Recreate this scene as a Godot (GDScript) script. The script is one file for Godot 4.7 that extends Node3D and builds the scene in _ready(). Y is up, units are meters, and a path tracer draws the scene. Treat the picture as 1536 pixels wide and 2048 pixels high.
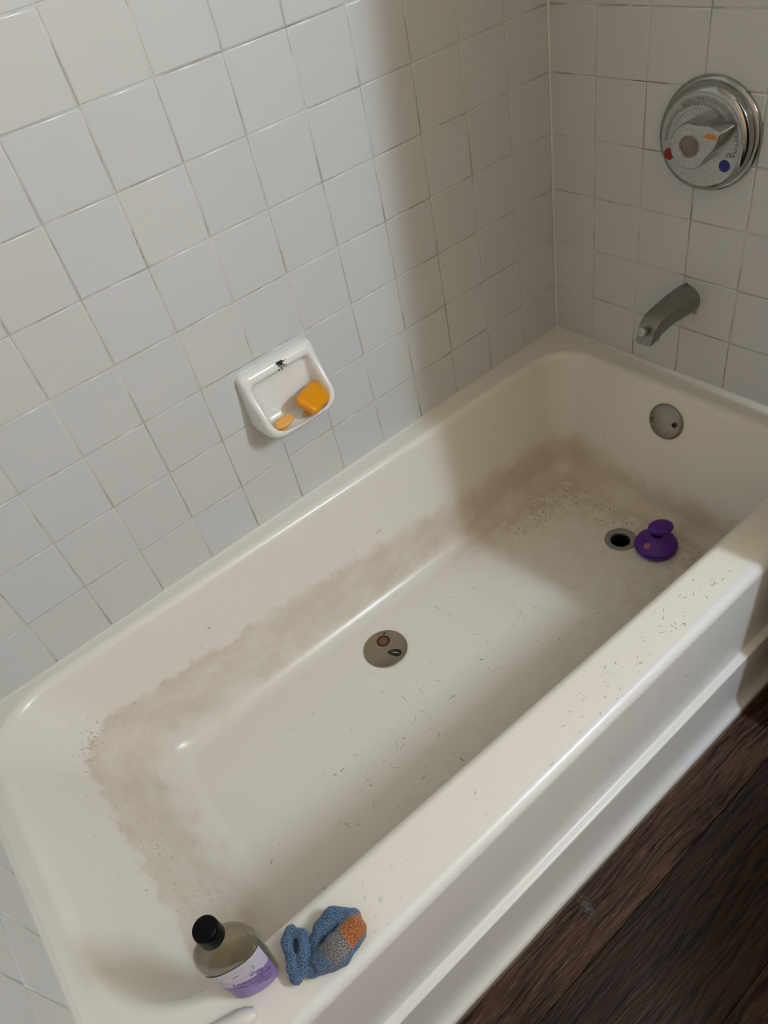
extends Node3D
# A bathtub in a tiled alcove, lit by a vanity light bar on the wet wall outside the frame.
# Axes: x=0 faucet wall, x=-1.503 left end wall, z=0 long tiled wall, y=0 room floor, metres.

const LEFT := -1.503
const RIM := 0.385
const PITCH_X := 0.1095
const PITCH_Y := 0.111
const ROOM_Z := 2.6
const ROOM_Y := 2.42
var M := {}
var rng := RandomNumberGenerator.new()
var taken := {}

# ------------------------------------------------------------------ helpers
class MB:
	var v := PackedVector3Array()
	var n := PackedVector3Array()
	var uv := PackedVector2Array()
	var col := PackedColorArray()
	var idx := PackedInt32Array()

	func grid(rows: Array, closed := false, uvs: Array = []) -> void:
		# a smooth sheet through rows of points; each row has the same number of points
		var w: int = rows[0].size()
		var b := v.size()
		for r in rows.size():
			for j in w:
				v.append(rows[r][j])
				uv.append(uvs[r][j] if uvs.size() > 0 else Vector2(float(j) / w, float(r) / max(1, rows.size() - 1)))
				n.append(Vector3.ZERO)
				col.append(Color.WHITE)
		var last: int = w if closed else w - 1
		for r in rows.size() - 1:
			for j in last:
				var j2: int = (j + 1) % w
				tri(b + r * w + j, b + r * w + j2, b + (r + 1) * w + j)
				tri(b + r * w + j2, b + (r + 1) * w + j2, b + (r + 1) * w + j)

	func tri(a: int, b: int, c: int) -> void:
		var f := (v[c] - v[a]).cross(v[b] - v[a])
		if f.length_squared() < 1e-22:
			return
		idx.append(a); idx.append(b); idx.append(c)
		n[a] += f; n[b] += f; n[c] += f

	func poly(pts: PackedVector3Array, c: Color = Color.WHITE) -> void:
		# a flat convex polygon with its own corners
		var b := v.size()
		for p in pts:
			v.append(p); uv.append(Vector2(p.x, p.z)); n.append(Vector3.ZERO); col.append(c)
		for k in range(1, pts.size() - 1):
			tri(b, b + k, b + k + 1)

	func quad(a: Vector3, b: Vector3, c: Vector3, d: Vector3) -> void:
		poly(PackedVector3Array([a, b, c, d]))

	func lathe(profile: Array, seg := 48, at := Transform3D.IDENTITY, crease := 40.0) -> void:
		# profile of Vector2(radius, height) turned about the y axis; sharp corners stay sharp
		var runs := []
		var run := [profile[0]]
		for k in range(1, profile.size()):
			run.append(profile[k])
			if k < profile.size() - 1:
				var a: Vector2 = profile[k] - profile[k - 1]
				var b: Vector2 = profile[k + 1] - profile[k]
				if abs(rad_to_deg(a.angle_to(b))) > crease:
					runs.append(run); run = [profile[k]]
		runs.append(run)
		for rn in runs:
			var rows := []
			for q in rn:
				var row := PackedVector3Array()
				for j in seg:
					var t := TAU * j / seg
					row.append(at * Vector3(q.x * cos(t), q.y, q.x * sin(t)))
				rows.append(row)
			grid(rows, true)

	func tube(path: PackedVector3Array, radii: PackedFloat32Array, seg := 8, caps := true) -> void:
		var rows := []
		var up := Vector3.UP
		for k in path.size():
			var d: Vector3 = (path[min(k + 1, path.size() - 1)] - path[max(k - 1, 0)]).normalized()
			if abs(d.dot(up)) > 0.95:
				up = Vector3.RIGHT if abs(d.x) < 0.9 else Vector3.FORWARD
			var s := d.cross(up).normalized()
			var u := s.cross(d).normalized()
			up = u
			var row := PackedVector3Array()
			for j in seg:
				var t := TAU * j / seg
				row.append(path[k] + (s * cos(t) + u * sin(t)) * radii[k])
			rows.append(row)
		grid(rows, true)
		if caps:
			poly(rows[0]); poly(rows[rows.size() - 1])

	func box(c: Vector3, s: Vector3, r := 0.0) -> void:
		# a box with chamfered edges
		var h := s / 2.0
		r = min(r, min(h.x, min(h.y, h.z)) * 0.99)
		for ax in 3:
			for sg in [-1.0, 1.0]:
				var a := Vector3.ZERO; a[ax] = sg * h[ax]
				var p := (ax + 1) % 3
				var q := (ax + 2) % 3
				var pts := PackedVector3Array()
				for e in [[-1, -1], [1, -1], [1, 1], [-1, 1]]:
					var z := a
					z[p] = e[0] * (h[p] - r); z[q] = e[1] * (h[q] - r)
					pts.append(c + z)
				if sg < 0:
					pts.reverse()
				pts.reverse()
				poly(pts)
		if r <= 0.0:
			return
		for ax in 3:
			var p := (ax + 1) % 3
			var q := (ax + 2) % 3
			for e in [[-1, -1], [1, -1], [1, 1], [-1, 1]]:
				var pts := PackedVector3Array()
				for k in 4:
					var z := Vector3.ZERO
					z[ax] = (h[ax] - r) * (1.0 if k == 1 or k == 2 else -1.0)
					z[p] = e[0] * (h[p] - (0.0 if k < 2 else r))
					z[q] = e[1] * (h[q] - (r if k < 2 else 0.0))
					pts.append(c + z)
				if e[0] * e[1] > 0:
					pts.reverse()
				poly(pts)
		for sx in [-1, 1]:
			for sy in [-1, 1]:
				for sz in [-1, 1]:
					var d := Vector3(sx, sy, sz)
					var pts := PackedVector3Array([c + d * Vector3(h.x, h.y - r, h.z - r), c + d * Vector3(h.x - r, h.y, h.z - r), c + d * Vector3(h.x - r, h.y - r, h.z)])
					if sx * sy * sz > 0:
						pts.reverse()
					poly(pts)

	func mesh(hint = null) -> ArrayMesh:
		# front faces outwards: towards the hint, or away from the middle
		var total := 0.0
		var mid := Vector3.ZERO
		for p in v:
			mid += p
		mid /= max(1, v.size())
		for k in range(0, idx.size(), 3):
			var f := (v[idx[k + 2]] - v[idx[k]]).cross(v[idx[k + 1]] - v[idx[k]])
			if hint != null:
				total += f.dot(hint)
			else:
				total += f.dot((v[idx[k]] + v[idx[k + 1]] + v[idx[k + 2]]) / 3.0 - mid)
		var sg := 1.0
		if total < 0.0:
			sg = -1.0
			for k in range(0, idx.size(), 3):
				var t := idx[k + 1]
				idx[k + 1] = idx[k + 2]
				idx[k + 2] = t
		for k in n.size():
			n[k] = (n[k] * sg).normalized()
		var a := []
		a.resize(Mesh.ARRAY_MAX)
		a[Mesh.ARRAY_VERTEX] = v; a[Mesh.ARRAY_NORMAL] = n; a[Mesh.ARRAY_TEX_UV] = uv
		a[Mesh.ARRAY_COLOR] = col; a[Mesh.ARRAY_INDEX] = idx
		var m := ArrayMesh.new()
		m.add_surface_from_arrays(Mesh.PRIMITIVE_TRIANGLES, a)
		return m

func numbered(parent: Node, called: String) -> String:
	var key := str(parent.get_instance_id()) + called
	var k: int = taken.get(key, -1) + 1
	taken[key] = k
	return called if k == 0 else "%s_%03d" % [called, k]

func obj(parent: Node, called: String, mesh: Mesh, mat: Material, at := Transform3D.IDENTITY) -> MeshInstance3D:
	var o := MeshInstance3D.new()
	o.name = numbered(parent, called)
	o.mesh = mesh
	o.material_override = mat
	o.transform = at
	o.cast_shadow = GeometryInstance3D.SHADOW_CASTING_SETTING_ON
	parent.add_child(o, true)
	return o

func thing(called: String, label: String, category: String, at := Vector3.ZERO, group := "") -> Node3D:
	var o := Node3D.new()
	o.name = numbered(self, called)
	o.position = at
	add_child(o, true)
	return tag(o, label, category, group)

func tag(o: Node3D, label: String, category: String, group := "", kind := "") -> Node3D:
	o.set_meta("label", label)
	o.set_meta("category", category)
	if group != "": o.set_meta("group", group)
	if kind != "": o.set_meta("kind", kind)
	return o

func struct(called: String, mesh: Mesh, mat: Material, label: String, category: String) -> MeshInstance3D:
	var o := obj(self, called, mesh, mat)
	tag(o, label, category, "", "structure")
	return o

func mat(c: Color, rough := 0.5, metal := 0.0, spec := 0.5) -> StandardMaterial3D:
	var m := StandardMaterial3D.new()
	m.albedo_color = c
	m.roughness = rough
	m.metallic = metal
	m.metallic_specular = spec
	return m

func rgb(r: int, g: int, b: int) -> Color:
	return Color8(r, g, b)

func noise(s: int, freq: float, oct := 3) -> FastNoiseLite:
	var f := FastNoiseLite.new()
	f.seed = s
	f.noise_type = FastNoiseLite.TYPE_SIMPLEX_SMOOTH
	f.frequency = freq
	f.fractal_octaves = oct
	return f

func image_from(data: PackedByteArray, w: int, h: int) -> ImageTexture:
	var im := Image.create_from_data(w, h, false, Image.FORMAT_RGB8, data)
	im.generate_mipmaps()
	return ImageTexture.create_from_image(im)

func height_normal(s: int, size: int, freq: float, oct: int, strength: float) -> ImageTexture:
	var f := noise(s, freq, oct)
	var im := f.get_seamless_image(size, size)
	im.bump_map_to_normal_map(strength)
	return ImageTexture.create_from_image(im)

func axis_to(dir: Vector3, at: Vector3) -> Transform3D:
	# turns +y to dir
	var y := dir.normalized()
	var x := Vector3.UP.cross(y)
	if x.length() < 0.01:
		x = Vector3.RIGHT
	x = x.normalized()
	return Transform3D(Basis(x, y, x.cross(y).normalized()), at)

# ------------------------------------------------------------------ materials
func make_materials() -> void:
	M.enamel = mat(rgb(232, 227, 217), 0.27)
	M.apron = mat(rgb(221, 220, 218), 0.32)
	M.tile = []
	for c in [[204, 204, 202], [203, 203, 201], [205, 205, 202], [204, 204, 203]]:
		var t := mat(rgb(c[0], c[1], c[2]), 0.24)
		M.tile.append(t)
	var dirt := noise(5, 0.02, 4)
	var data := PackedByteArray()
	for y in 256:
		for x in 256:
			var k: float = smoothstep(0.05, 0.5, dirt.get_noise_2d(x, y))
			var c := rgb(204, 202, 196).lerp(rgb(176, 170, 158), k)
			data.append(c.r8); data.append(c.g8); data.append(c.b8)
	M.grout = mat(Color.WHITE, 0.8)
	M.grout.albedo_texture = image_from(data, 256, 256)
	M.grout.uv1_triplanar = true
	M.grout.uv1_world_triplanar = true
	M.grout.uv1_scale = Vector3(2, 2, 2)
	M.caulk = mat(rgb(216, 212, 203), 0.45)
	M.mildew = mat(Color.WHITE, 0.9)
	M.mildew.vertex_color_use_as_albedo = true
	M.chrome = mat(rgb(176, 176, 172), 0.14, 1.0)
	M.chrome_spotted = mat(rgb(240, 240, 238), 0.28, 1.0)
	var sp := noise(11, 0.05, 4)
	data = PackedByteArray()
	for y in 256:
		for x in 256:
			var k: float = smoothstep(-0.1, 0.5, sp.get_noise_2d(x, y))
			var c := rgb(184, 183, 178).lerp(rgb(197, 196, 191), k)
			data.append(c.r8); data.append(c.g8); data.append(c.b8)
	M.chrome_spotted.albedo_texture = image_from(data, 256, 256)
	M.chrome_spotted.uv1_triplanar = true
	M.chrome_spotted.uv1_scale = Vector3(6, 6, 6)
	M.nickel = mat(rgb(146, 143, 135), 0.4, 0.8)
	M.drain = mat(rgb(150, 150, 140), 0.4, 0.5)
	M.dark_hole = mat(rgb(14, 13, 12), 0.6)
	M.steel_plate = mat(rgb(150, 140, 125), 0.22, 1.0)
	M.rust = mat(rgb(62, 30, 14), 0.85)
	M.black_mark = mat(rgb(20, 17, 15), 0.5)
	M.red = mat(rgb(150, 8, 14), 0.35)
	M.blue = mat(rgb(10, 26, 120), 0.35)
	M.ink = mat(rgb(40, 40, 40), 0.6)
	M.orange_mark = mat(rgb(214, 128, 40), 0.5)
	M.ceramic = mat(rgb(234, 233, 229), 0.14)
	M.soap = mat(rgb(228, 152, 0), 0.3)
	M.soap.subsurf_scatter_enabled = true
	M.soap.subsurf_scatter_strength = 0.25
	M.soap_pale = mat(rgb(232, 172, 84), 0.6)
	M.purple = mat(rgb(84, 22, 140), 0.42)
	M.purple_dot = mat(rgb(160, 92, 120), 0.5)
	M.cap = mat(rgb(5, 5, 5), 0.4, 0.0, 0.25)
	M.paint = mat(rgb(190, 166, 136), 0.8)
	M.ceiling = mat(rgb(212, 196, 172), 0.85)
	M.curtain = mat(rgb(74, 58, 48), 0.85)
	M.bulb = mat(rgb(255, 250, 240), 0.4)
	M.bulb.emission_enabled = true
	M.bulb.emission = rgb(222, 236, 255)
	M.bulb.emission_energy_multiplier = 4.0
	M.hair = mat(rgb(88, 76, 66), 0.7)
	M.lint = mat(rgb(96, 92, 92), 0.9)
	M.water = mat(Color(1, 1, 1, 0.25), 0.03)
	M.water.transparency = BaseMaterial3D.TRANSPARENCY_ALPHA
	M.wood = []
	for k in 3:
		M.wood.append(wood_material(30 + k * 7, [1.0, 0.66, 0.86][k]))
	M.underlay = mat(rgb(24, 20, 17), 0.95)

func wood_material(s: int, tone: float) -> StandardMaterial3D:
	var w := 1600
	var h := 256
	var broad := noise(s, 0.006, 3)
	var grain := noise(s + 1, 0.02, 4)
	var pore := noise(s + 2, 0.045, 2)
	var data := PackedByteArray()
	data.resize(w * h * 3)
	var hd := Image.create_empty(w, h, false, Image.FORMAT_L8)
	for y in h:
		for x in w:
			var wob: float = broad.get_noise_2d(x * 0.45, y * 1.2)
			var g: float = grain.get_noise_2d(x * 0.22, y * 4.0 + wob * 75.0)
			var p: float = pore.get_noise_2d(x * 0.35, y * 8.0)
			var t: float = clamp(0.5 + wob * 0.55 + g * 0.55, 0.0, 1.0)
			var c := rgb(41, 26, 17).lerp(rgb(74, 51, 37), t)
			c = c.lerp(rgb(24, 14, 10), smoothstep(0.1, 0.45, -g) * 0.8)
			c = c.lerp(rgb(116, 92, 78), smoothstep(0.2, 0.6, p) * 0.6)
			var i := (y * w + x) * 3
			data[i] = int(c.r8 * tone); data[i + 1] = int(c.g8 * tone); data[i + 2] = int(c.b8 * tone)
			hd.set_pixel(x, y, Color.from_hsv(0, 0, clamp(0.5 + g * 0.5 + p * 0.3, 0, 1)))
	var m := mat(Color.WHITE, 0.55, 0.0, 0.3)
	m.albedo_texture = image_from(data, w, h)
	hd.bump_map_to_normal_map(3.0)
	m.normal_enabled = true
	m.normal_texture = ImageTexture.create_from_image(hd)
	m.normal_scale = 0.5
	return m

# ------------------------------------------------------------------ setting
func tile_mesh(w: float, h: float) -> ArrayMesh:
	# a glazed tile, x right, y up, z out; its face lies at z=0 and its edges are rounded over
	var b := MB.new()
	var specs := [[0.0, -0.0020, 0.95], [0.0, -0.0007, 0.6], [0.0007, -0.00025, 0.35], [0.0022, 0.0, 0.0]]
	for r in specs.size():
		var i: float = specs[r][0]
		var z: float = specs[r][1]
		var lean: float = specs[r][2]
		for e in [[-1, -1], [1, -1], [1, 1], [-1, 1]]:
			b.v.append(Vector3(e[0] * (w / 2 - i), e[1] * (h / 2 - i), z))
			b.n.append(Vector3(e[0] * lean * 0.7, e[1] * lean * 0.7, 1.0 - lean * 0.8).normalized())
			b.uv.append(Vector2(e[0], e[1])); b.col.append(Color.WHITE)
	for r in specs.size() - 1:
		for j in 4:
			var a := r * 4 + j
			var c := r * 4 + (j + 1) % 4
			for k in [a, a + 4, c, c, a + 4, c + 4]:
				b.idx.append(k)
	var q := (specs.size() - 1) * 4
	for k in [q, q + 2, q + 1, q, q + 3, q + 2]:
		b.idx.append(k)
	var arr := []
	arr.resize(Mesh.ARRAY_MAX)
	arr[Mesh.ARRAY_VERTEX] = b.v; arr[Mesh.ARRAY_NORMAL] = b.n; arr[Mesh.ARRAY_TEX_UV] = b.uv; arr[Mesh.ARRAY_INDEX] = b.idx
	var m := ArrayMesh.new()
	m.add_surface_from_arrays(Mesh.PRIMITIVE_TRIANGLES, arr)
	return m

func tile_wall(wall: MeshInstance3D, u0: float, u1: float, phase: float, frame: Transform3D, top: float) -> void:
	# frame: x along the wall, y up, z out of the wall
	var gap := 0.0024
	var shared := {}
	var first := int(floor((u0 - phase) / PITCH_X))
	for c in range(first, first + 30):
		var a: float = max(u0 + 0.001, phase + c * PITCH_X + gap / 2)
		var b: float = min(u1 - 0.001, phase + (c + 1) * PITCH_X - gap / 2)
		if b - a < 0.012:
			continue
		for r in range(-1, 20):
			var y0: float = 0.5 + r * PITCH_Y + gap / 2
			var y1: float = y0 + PITCH_Y - gap
			if y0 > top:
				break
			var key := "%.4f %.4f" % [b - a, y1 - y0]
			if not shared.has(key):
				shared[key] = tile_mesh(b - a, y1 - y0)
			var tilt := Basis.from_euler(Vector3(rng.randf_range(-0.0025, 0.0025), rng.randf_range(-0.0025, 0.0025), rng.randf_range(-0.003, 0.003)))
			var t := frame * Transform3D(tilt, Vector3((a + b) / 2 + rng.randf_range(-0.0003, 0.0003), (y0 + y1) / 2 + rng.randf_range(-0.0003, 0.0003), rng.randf_range(-0.0002, 0.0003)))
			obj(wall, "tile", shared[key], M.tile[rng.randi() % 4], t)

func slab(a: Vector3, b: Vector3) -> ArrayMesh:
	var m := MB.new()
	m.box((a + b) / 2.0, (b - a).abs())
	return m.mesh()

func stain_strip(b: MB, frame: Transform3D, p: Vector2, q: Vector2, width: float, c: Color) -> void:
	# a thin uneven line of mildew lying in a joint, proud of the grout
	var n := 14
	var d := (q - p)
	var s := Vector2(-d.y, d.x).normalized()
	var pts := []
	for k in n + 1:
		var t := float(k) / n
		var m: Vector2 = p + d * t + s * rng.randf_range(-0.0003, 0.0003)
		var w: float = width * 0.8 * (0.15 + 0.85 * rng.randf()) * (1.0 if k > 0 and k < n else 0.1) / 2.0
		pts.append([m - s * w, m + s * w])
	for k in n:
		if rng.randf() < 0.12:
			continue
		var z := -0.0005
		b.poly(PackedVector3Array([frame * Vector3(pts[k][0].x, pts[k][0].y, z), frame * Vector3(pts[k + 1][0].x, pts[k + 1][0].y, z),
			frame * Vector3(pts[k + 1][1].x, pts[k + 1][1].y, z), frame * Vector3(pts[k][1].x, pts[k][1].y, z)]), c)

func build_room() -> void:
	var fb := Transform3D.IDENTITY
	var ff := Transform3D(Basis(Vector3(0, 0, 1), Vector3.UP, Vector3(-1, 0, 0)), Vector3.ZERO)
	var fl := Transform3D(Basis(Vector3(0, 0, 1), Vector3.UP, Vector3(1, 0, 0)), Vector3(LEFT, 0, 0))
	fl = Transform3D(Basis(Vector3(0, 0, -1), Vector3.UP, Vector3(1, 0, 0)), Vector3(LEFT, 0, 0))
	var g := -0.0009
	var back := struct("wall_back", slab(Vector3(LEFT - 0.1, -0.1, -0.12), Vector3(0.1, ROOM_Y, g)), M.grout, "long wall of square white glazed tiles behind the bathtub", "wall")
	tile_wall(back, LEFT, 0.0, -0.9878, fb, 1.72)
	var right := struct("wall_right", slab(Vector3(-g, -0.1, g), Vector3(0.12, ROOM_Y, 0.80)), M.grout, "short tiled wall holding the shower valve and tub spout", "wall")
	tile_wall(right, 0.0, 0.80, 0.1072, ff, 1.72)
	var left := struct("wall_left", slab(Vector3(LEFT - 0.12, -0.1, g), Vector3(LEFT + g, ROOM_Y, 0.80)), M.grout, "tiled end wall at the sloping end of the bathtub", "wall")
	tile_wall(left, -0.80, 0.0, -0.319 - PITCH_X, fl, 1.72)

	struct("wall_right", slab(Vector3(0, -0.1, 0.80), Vector3(0.12, ROOM_Y, ROOM_Z)), M.paint, "painted wall outside the tub alcove carrying the vanity light", "wall")
	struct("wall_left", slab(Vector3(LEFT - 0.12, -0.1, 0.80), Vector3(LEFT, ROOM_Y, ROOM_Z)), M.paint, "painted wall outside the sloping end of the tub alcove", "wall")
	struct("wall_front", slab(Vector3(LEFT - 0.12, -0.1, ROOM_Z), Vector3(0.12, ROOM_Y, ROOM_Z + 0.1)), M.paint, "painted wall opposite the bathtub behind the viewer", "wall")
	struct("ceiling", slab(Vector3(LEFT - 0.12, ROOM_Y, -0.12), Vector3(0.12, ROOM_Y + 0.1, ROOM_Z + 0.1)), M.ceiling, "flat off white ceiling over the bathroom", "ceiling")

	var fl_o := struct("floor", slab(Vector3(LEFT, -0.12, g), Vector3(0, -0.009, ROOM_Z)), M.underlay, "dark brown wood plank floor in front of the bathtub", "floor")
	var zs := [0.7785, 0.862, 1.04, 1.218, 1.396, 1.574, 1.752, 1.93, 2.108, 2.286, 2.464, 2.598]
	for k in zs.size() - 1:
		var cut: float = [-2.4, -2.4, -1.40, -0.75, -1.3, -0.4, -0.9, -0.3, -1.1, -0.6, -0.2][k]
		var x0 := LEFT
		for x1 in [cut, 0.0]:
			if x1 - x0 < 0.02:
				continue
			var b := MB.new()
			b.box(Vector3((x0 + x1) / 2, -0.0045, (zs[k] + zs[k + 1]) / 2), Vector3(x1 - x0 - 0.0008, 0.009, zs[k + 1] - zs[k] - 0.0008), 0.0009)
			var off := Vector2(rng.randf() * 0.05, rng.randf() * 0.1)
			for i in b.v.size():
				b.uv[i] = off + Vector2((b.v[i].x - x0) / 1.6, (b.v[i].z - zs[k]) / 0.2)
			obj(fl_o, "plank", b.mesh(), M.wood[[0, 1, 2][k % 3]])
			x0 = x1

	# mildew and rust in the joints: column/row of the joints, then the share that is stained
	var st := MB.new()
	var x := func(c: float) -> float: return -0.9878 + c * PITCH_X
	var y := func(r: float) -> float: return 0.5 + (7.0 - r) * PITCH_Y
	var dark := Color(0.20, 0.175, 0.145)
	var grey := Color(0.42, 0.40, 0.37)
	var rust := Color(0.36, 0.22, 0.10)
	# vertical joints [column, from row, to row, colour, width]
	for s in [[6, 1.9, 8.0, grey, 0.0012], [6, 2.1, 3.0, dark, 0.0009], [6, 6.0, 7.0, dark, 0.0009], [5, 6.6, 8.0, dark, 0.0012], [5, 3.0, 6.0, grey, 0.0012], [3, 3.0, 3.6, grey, 0.0014], [3, 3.55, 4.0, rust, 0.0016], [1, 2.45, 3.0, dark, 0.0014], [1, 0.0, 2.4, grey, 0.0016],
		[0, 1.0, 4.0, grey, 0.0018], [1, 4.9, 7.0, grey, 0.0014], [0, 5.0, 7.0, grey, 0.0016], [0, 6.0, 7.0, rust, 0.0008], [2, 6.5, 8.0, dark, 0.0013], [1, 6.0, 8.0, dark, 0.001], [-1, 2.6, 4.0, grey, 0.0018], [-1, 7.0, 8.0, grey, 0.0018], [-2, 6.0, 8.0, grey, 0.0016], [7, 7.0, 7.9, dark, 0.0012], [8, 7.2, 7.95, grey, 0.001],
		[3, 6.6, 8.0, grey, 0.0012], [0, 0.0, 1.0, grey, 0.002], [4, 4.9, 7.0, grey, 0.001], [2, 1.0, 3.0, grey, 0.0011], [3, 0.0, 3.0, grey, 0.0009], [4, 2.0, 5.0, grey, 0.0009]]:
		stain_strip(st, fb, Vector2(x.call(s[0]), y.call(s[1])), Vector2(x.call(s[0]), y.call(s[2])), s[4], s[3])
	# horizontal joints [row, from column, to column, colour, width]
	for s in [[1, -2, 1.0, grey, 0.0018], [1, 2.5, 5, dark, 0.0009], [1, 2, 4.2, grey, 0.0016], [2, -1, 3, grey, 0.0016], [2, 1, 2, dark, 0.0008], [2, 4, 6, grey, 0.0011], [3, -1.5, 1.2, grey, 0.0017], [3, 2, 6, grey, 0.0012], [4, -1, 4, grey, 0.0013], [4, 4.4, 6.1, dark, 0.0008], [5, -3, 1, grey, 0.0014], [5, 1.4, 2.9, dark, 0.0012], [5, 4, 7, grey, 0.001],
		[6, -4, 1, grey, 0.0014], [6, 3.6, 6, grey, 0.0011], [6, 6.9, 7.9, dark, 0.0016], [7, 0, 1, rust, 0.001], [7, -3, 2, grey, 0.0012], [7, 2, 5, dark, 0.0009], [7, 5, 7.0, dark, 0.0016], [7, 7.0, 8.6, grey, 0.001], [3, 6.4, 7.1, grey, 0.0022], [7.95, 2.0, 3.3, dark, 0.0018], [7.95, 7.0, 7.6, dark, 0.0016], [7.95, -4.3, -2.6, dark, 0.0015]]:
		stain_strip(st, fb, Vector2(x.call(s[1]), y.call(s[0])), Vector2(x.call(s[2]), y.call(s[0])), s[4], s[3])
	var so := obj(back, "grout_mildew", st.mesh(Vector3(0, 0, 1)), M.mildew)
	so.set_meta("kind", "stuff")
	var sf := MB.new()
	var z := func(c: float) -> float: return 0.1072 + c * PITCH_X
	for s in [[2, 0.9, 2.6, grey, 0.0012], [1, 2.9, 5.0, grey, 0.0012], [2, 4.0, 6.0, grey, 0.0014], [2, 4.6, 5.2, dark, 0.0008], [3, 3.0, 5.0, grey, 0.0012], [3, 7.0, 8.0, dark, 0.0016], [2, 7.0, 8.0, dark, 0.0012], [1, 7.6, 8.0, dark, 0.0016], [0, 1.9, 8.0, grey, 0.0008]]:
		stain_strip(sf, ff, Vector2(z.call(s[0]), y.call(s[1])), Vector2(z.call(s[0]), y.call(s[2])), s[4], s[3])
	for s in [[2, 0.05, 1.0, rust, 0.0016], [2, 1, 2.2, grey, 0.0012], [1, -0.9, 4, grey, 0.0012], [3, -0.7, 1.4, grey, 0.0014], [3, 0.6, 1.4, rust, 0.0011], [4, 0, 3, grey, 0.0012], [4, 1, 1.9, dark, 0.0009], [5, -0.7, 0.2, dark, 0.0012], [5, 0, 3, grey, 0.0011], [6, 1.9, 4, grey, 0.0014], [6, 0, 2, grey, 0.001], [7, 0.2, 0.9, dark, 0.001], [7, 2.1, 2.9, dark, 0.0016], [7, 1.1, 4, grey, 0.001], [8, 0, 4, grey, 0.0009]]:
		stain_strip(sf, ff, Vector2(z.call(s[1]), y.call(s[0])), Vector2(z.call(s[2]), y.call(s[0])), s[4], s[3])
	so = obj(right, "grout_mildew", sf.mesh(Vector3(-1, 0, 0)), M.mildew)
	so.set_meta("kind", "stuff")

	# caulk beads where tile meets tub: a concave strip
	var prof := []
	for k in 7:
		var t := PI / 2 * k / 6.0
		prof.append(Vector2(0.006 - 0.006 * sin(t), 0.0065 - 0.006 * cos(t)))  # out from the wall, up from the rim
	prof.push_front(Vector2(0.007, -0.002))
	prof.append(Vector2(-0.0005, 0.0075))
	var paths := [[Vector3(LEFT, 0, 0), Vector3(0, 0, 0), Vector3(0, 0, 1), "white caulk bead between the long tiled wall and the tub rim"],
		[Vector3(0, 0, 0), Vector3(0, 0, 0.745), Vector3(-1, 0, 0), "white caulk bead under the tiles below the tub spout"],
		[Vector3(LEFT, 0, 0), Vector3(LEFT, 0, 0.745), Vector3(1, 0, 0), "white caulk bead along the tiled end wall"]]
	for p in paths:
		var b := MB.new()
		var rows := []
		for k in 41:
			var at: Vector3 = p[0].lerp(p[1], k / 40.0)
			var s := 1.0 + rng.randf_range(-0.12, 0.12)
			var row := PackedVector3Array()
			for q in prof:
				row.append(at + p[2] * q.x * s + Vector3(0, RIM + 0.0005 + q.y * s, 0))
			rows.append(row)
		b.grid(rows)
		struct("trim", b.mesh(p[2] + Vector3.UP), M.caulk, p[3], "caulk")
	# upright beads in the two tiled corners
	for q in [[0.0, -1.0, "thin caulk line in the tiled corner near the shower valve"], [LEFT, 1.0, "thin caulk line in the tiled corner at the sloping tub end"]]:
		var b := MB.new()
		var rows := []
		for k in 30:
			var yy: float = lerp(RIM + 0.006, 1.72, k / 29.0)
			var w := 0.0024 + rng.randf_range(-0.0006, 0.0006)
			rows.append(PackedVector3Array([Vector3(q[0] + q[1] * w, yy, -0.0004), Vector3(q[0] + q[1] * w * 0.62, yy, w * 0.25), Vector3(q[0] + q[1] * w * 0.25, yy, w * 0.62), Vector3(q[0] - q[1] * 0.0004, yy, w)]))
		b.grid(rows)
		struct("trim", b.mesh(Vector3(q[1], 0, 1)), M.caulk, q[2], "caulk")

# ------------------------------------------------------------------ bathtub
var tub_h := []      # heights of the basin rings
func rounded_quad(c: Array, radii: Array, y: float) -> PackedVector3Array:
	# c: four corners (Vector2 x,z) in order; corners rounded; always the same number of points
	var out := PackedVector3Array()
	var arcs := []
	for k in 4:
		var p: Vector2 = c[k]
		var a: Vector2 = (c[(k + 3) % 4] - p).normalized()
		var b: Vector2 = (c[(k + 1) % 4] - p).normalized()
		var half := acos(clamp(a.dot(b), -1, 1)) / 2.0
		var t: float = radii[k] / tan(half)
		var mid: Vector2 = p + (a + b).normalized() * (radii[k] / sin(half))
		var s0: Vector2 = p + a * t - mid
		var s1: Vector2 = p + b * t - mid
		var arc := []
		for i in 25:
			arc.append(mid + s0.rotated(s0.angle_to(s1) * i / 24.0))
		arcs.append(arc)
	for k in 4:
		for q in arcs[k]:
			out.append(Vector3(q.x, y, q.y))
		var e: Vector2 = arcs[k][24]
		var f: Vector2 = arcs[(k + 1) % 4][0]
		for i in range(1, 36):
			var q := e.lerp(f, i / 36.0)
			out.append(Vector3(q.x, y, q.y))
	return out

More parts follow.
